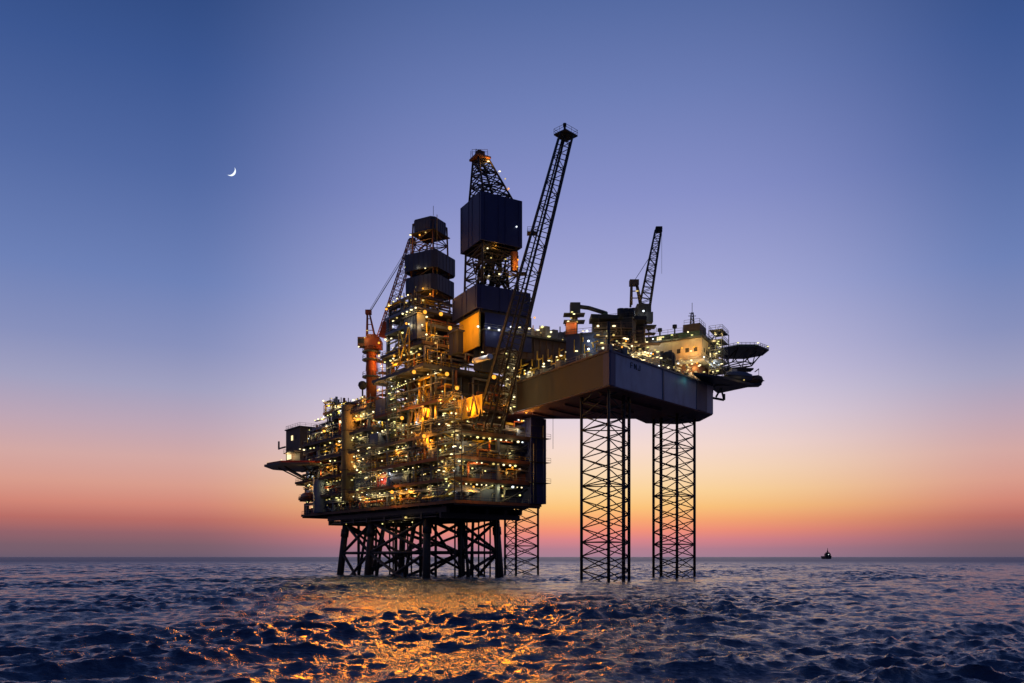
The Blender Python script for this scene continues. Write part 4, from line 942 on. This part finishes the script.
side = ramp([(0,'#655a70'),(el(546),'#7a5d6c'),(el(535),'#94606a'),(el(522),'#bc6a64'),(el(508),'#d68474'),(el(490),'#dc9a8a'),(el(465),'#d6a6a2'),(el(435),'#bea4b6'),(el(400),'#a09fc2'),(el(360),'#858fc0'),(el(300),'#6a80bc'),(el(200),'#4e68a8'),(el(100),'#385697'),(el(0),'#284682'),(1,'#2c4a88')])
back = ramp([(0,'#3c3f58'),(.3,'#454c70'),(.6,'#364874'),(1,'#22345f')])
ga = math.radians(5); gx, gy = math.sin(ga), math.cos(ga)
cb = N.new('ShaderNodeCombineXYZ'); L.new(sp.outputs['X'],cb.inputs[0]); L.new(sp.outputs['Y'],cb.inputs[1])
nm = N.new('ShaderNodeVectorMath'); nm.operation = 'NORMALIZE'; L.new(cb.outputs[0],nm.inputs[0])
dt = N.new('ShaderNodeVectorMath'); dt.operation = 'DOT_PRODUCT'; L.new(nm.outputs[0],dt.inputs[0]); dt.inputs[1].default_value = (gx,gy,0)
m1 = N.new('ShaderNodeMapRange'); m1.interpolation_type = 'SMOOTHSTEP'; m1.inputs[1].default_value = 1.014; m1.inputs[2].default_value = .89; L.new(dt.outputs['Value'],m1.inputs[0])
m2 = N.new('ShaderNodeMapRange'); m2.interpolation_type = 'SMOOTHSTEP'; m2.inputs[1].default_value = .75; m2.inputs[2].default_value = -.2; L.new(dt.outputs['Value'],m2.inputs[0])
x1 = N.new('ShaderNodeMixRGB'); L.new(m1.outputs[0],x1.inputs[0]); L.new(glow.outputs[0],x1.inputs[1]); L.new(side.outputs[0],x1.inputs[2])
x2 = N.new('ShaderNodeMixRGB'); L.new(m2.outputs[0],x2.inputs[0]); L.new(x1.outputs[0],x2.inputs[1]); L.new(back.outputs[0],x2.inputs[2])
bg = N.new('ShaderNodeBackground'); L.new(x2.outputs[0],bg.inputs[0]); bg.inputs[1].default_value = 1.0
sky = N.new('ShaderNodeTexSky'); sky.sky_type = 'NISHITA'; sky.sun_disc = False; sky.sun_elevation = math.radians(.3); sky.sun_rotation = ga
bg2 = N.new('ShaderNodeBackground'); L.new(sky.outputs[0],bg2.inputs[0]); bg2.inputs[1].default_value = .004
ad = N.new('ShaderNodeAddShader'); L.new(bg.outputs[0],ad.inputs[0]); L.new(bg2.outputs[0],ad.inputs[1])
out = N.new('ShaderNodeOutputWorld'); L.new(ad.outputs[0],out.inputs[0])
sl = bpy.data.lights.new('sun','SUN'); sl.energy = .02; sl.angle = math.radians(25); sl.color = (1,.6,.35)
so = bpy.data.objects.new('sun',sl); COL.objects.link(so)
sd = V(math.sin(ga)*math.cos(math.radians(4)),math.cos(ga)*math.cos(math.radians(4)),math.sin(math.radians(4)))
so.rotation_euler = (-sd).to_track_quat('-Z','Y').to_euler(); so.location = (60,400,90)

cam = bpy.data.cameras.new('camera'); co_ = bpy.data.objects.new('camera',cam); COL.objects.link(co_)
co_.location = (0,0,HC); co_.rotation_euler = (math.radians(90),0,0)
cam.sensor_width = 36; cam.lens = FPX/1024*36; cam.shift_y = (557-341.5)/1024; cam.clip_end = 200000; cam.clip_start = .5
sc.camera = co_
sc.view_settings.view_transform = 'Standard'; sc.view_settings.look = 'None'; sc.view_settings.gamma = 1; sc.view_settings.exposure = 0
sc.view_settings.use_curve_mapping = False
cy = sc.cycles; cy.use_denoising = True; cy.max_bounces = 5; cy.diffuse_bounces = 2; cy.glossy_bounces = 3; cy.sample_clamp_indirect = 3; cy.sample_clamp_direct = 0
cy.use_light_tree = True; cy.caustics_reflective = False; cy.caustics_refractive = False
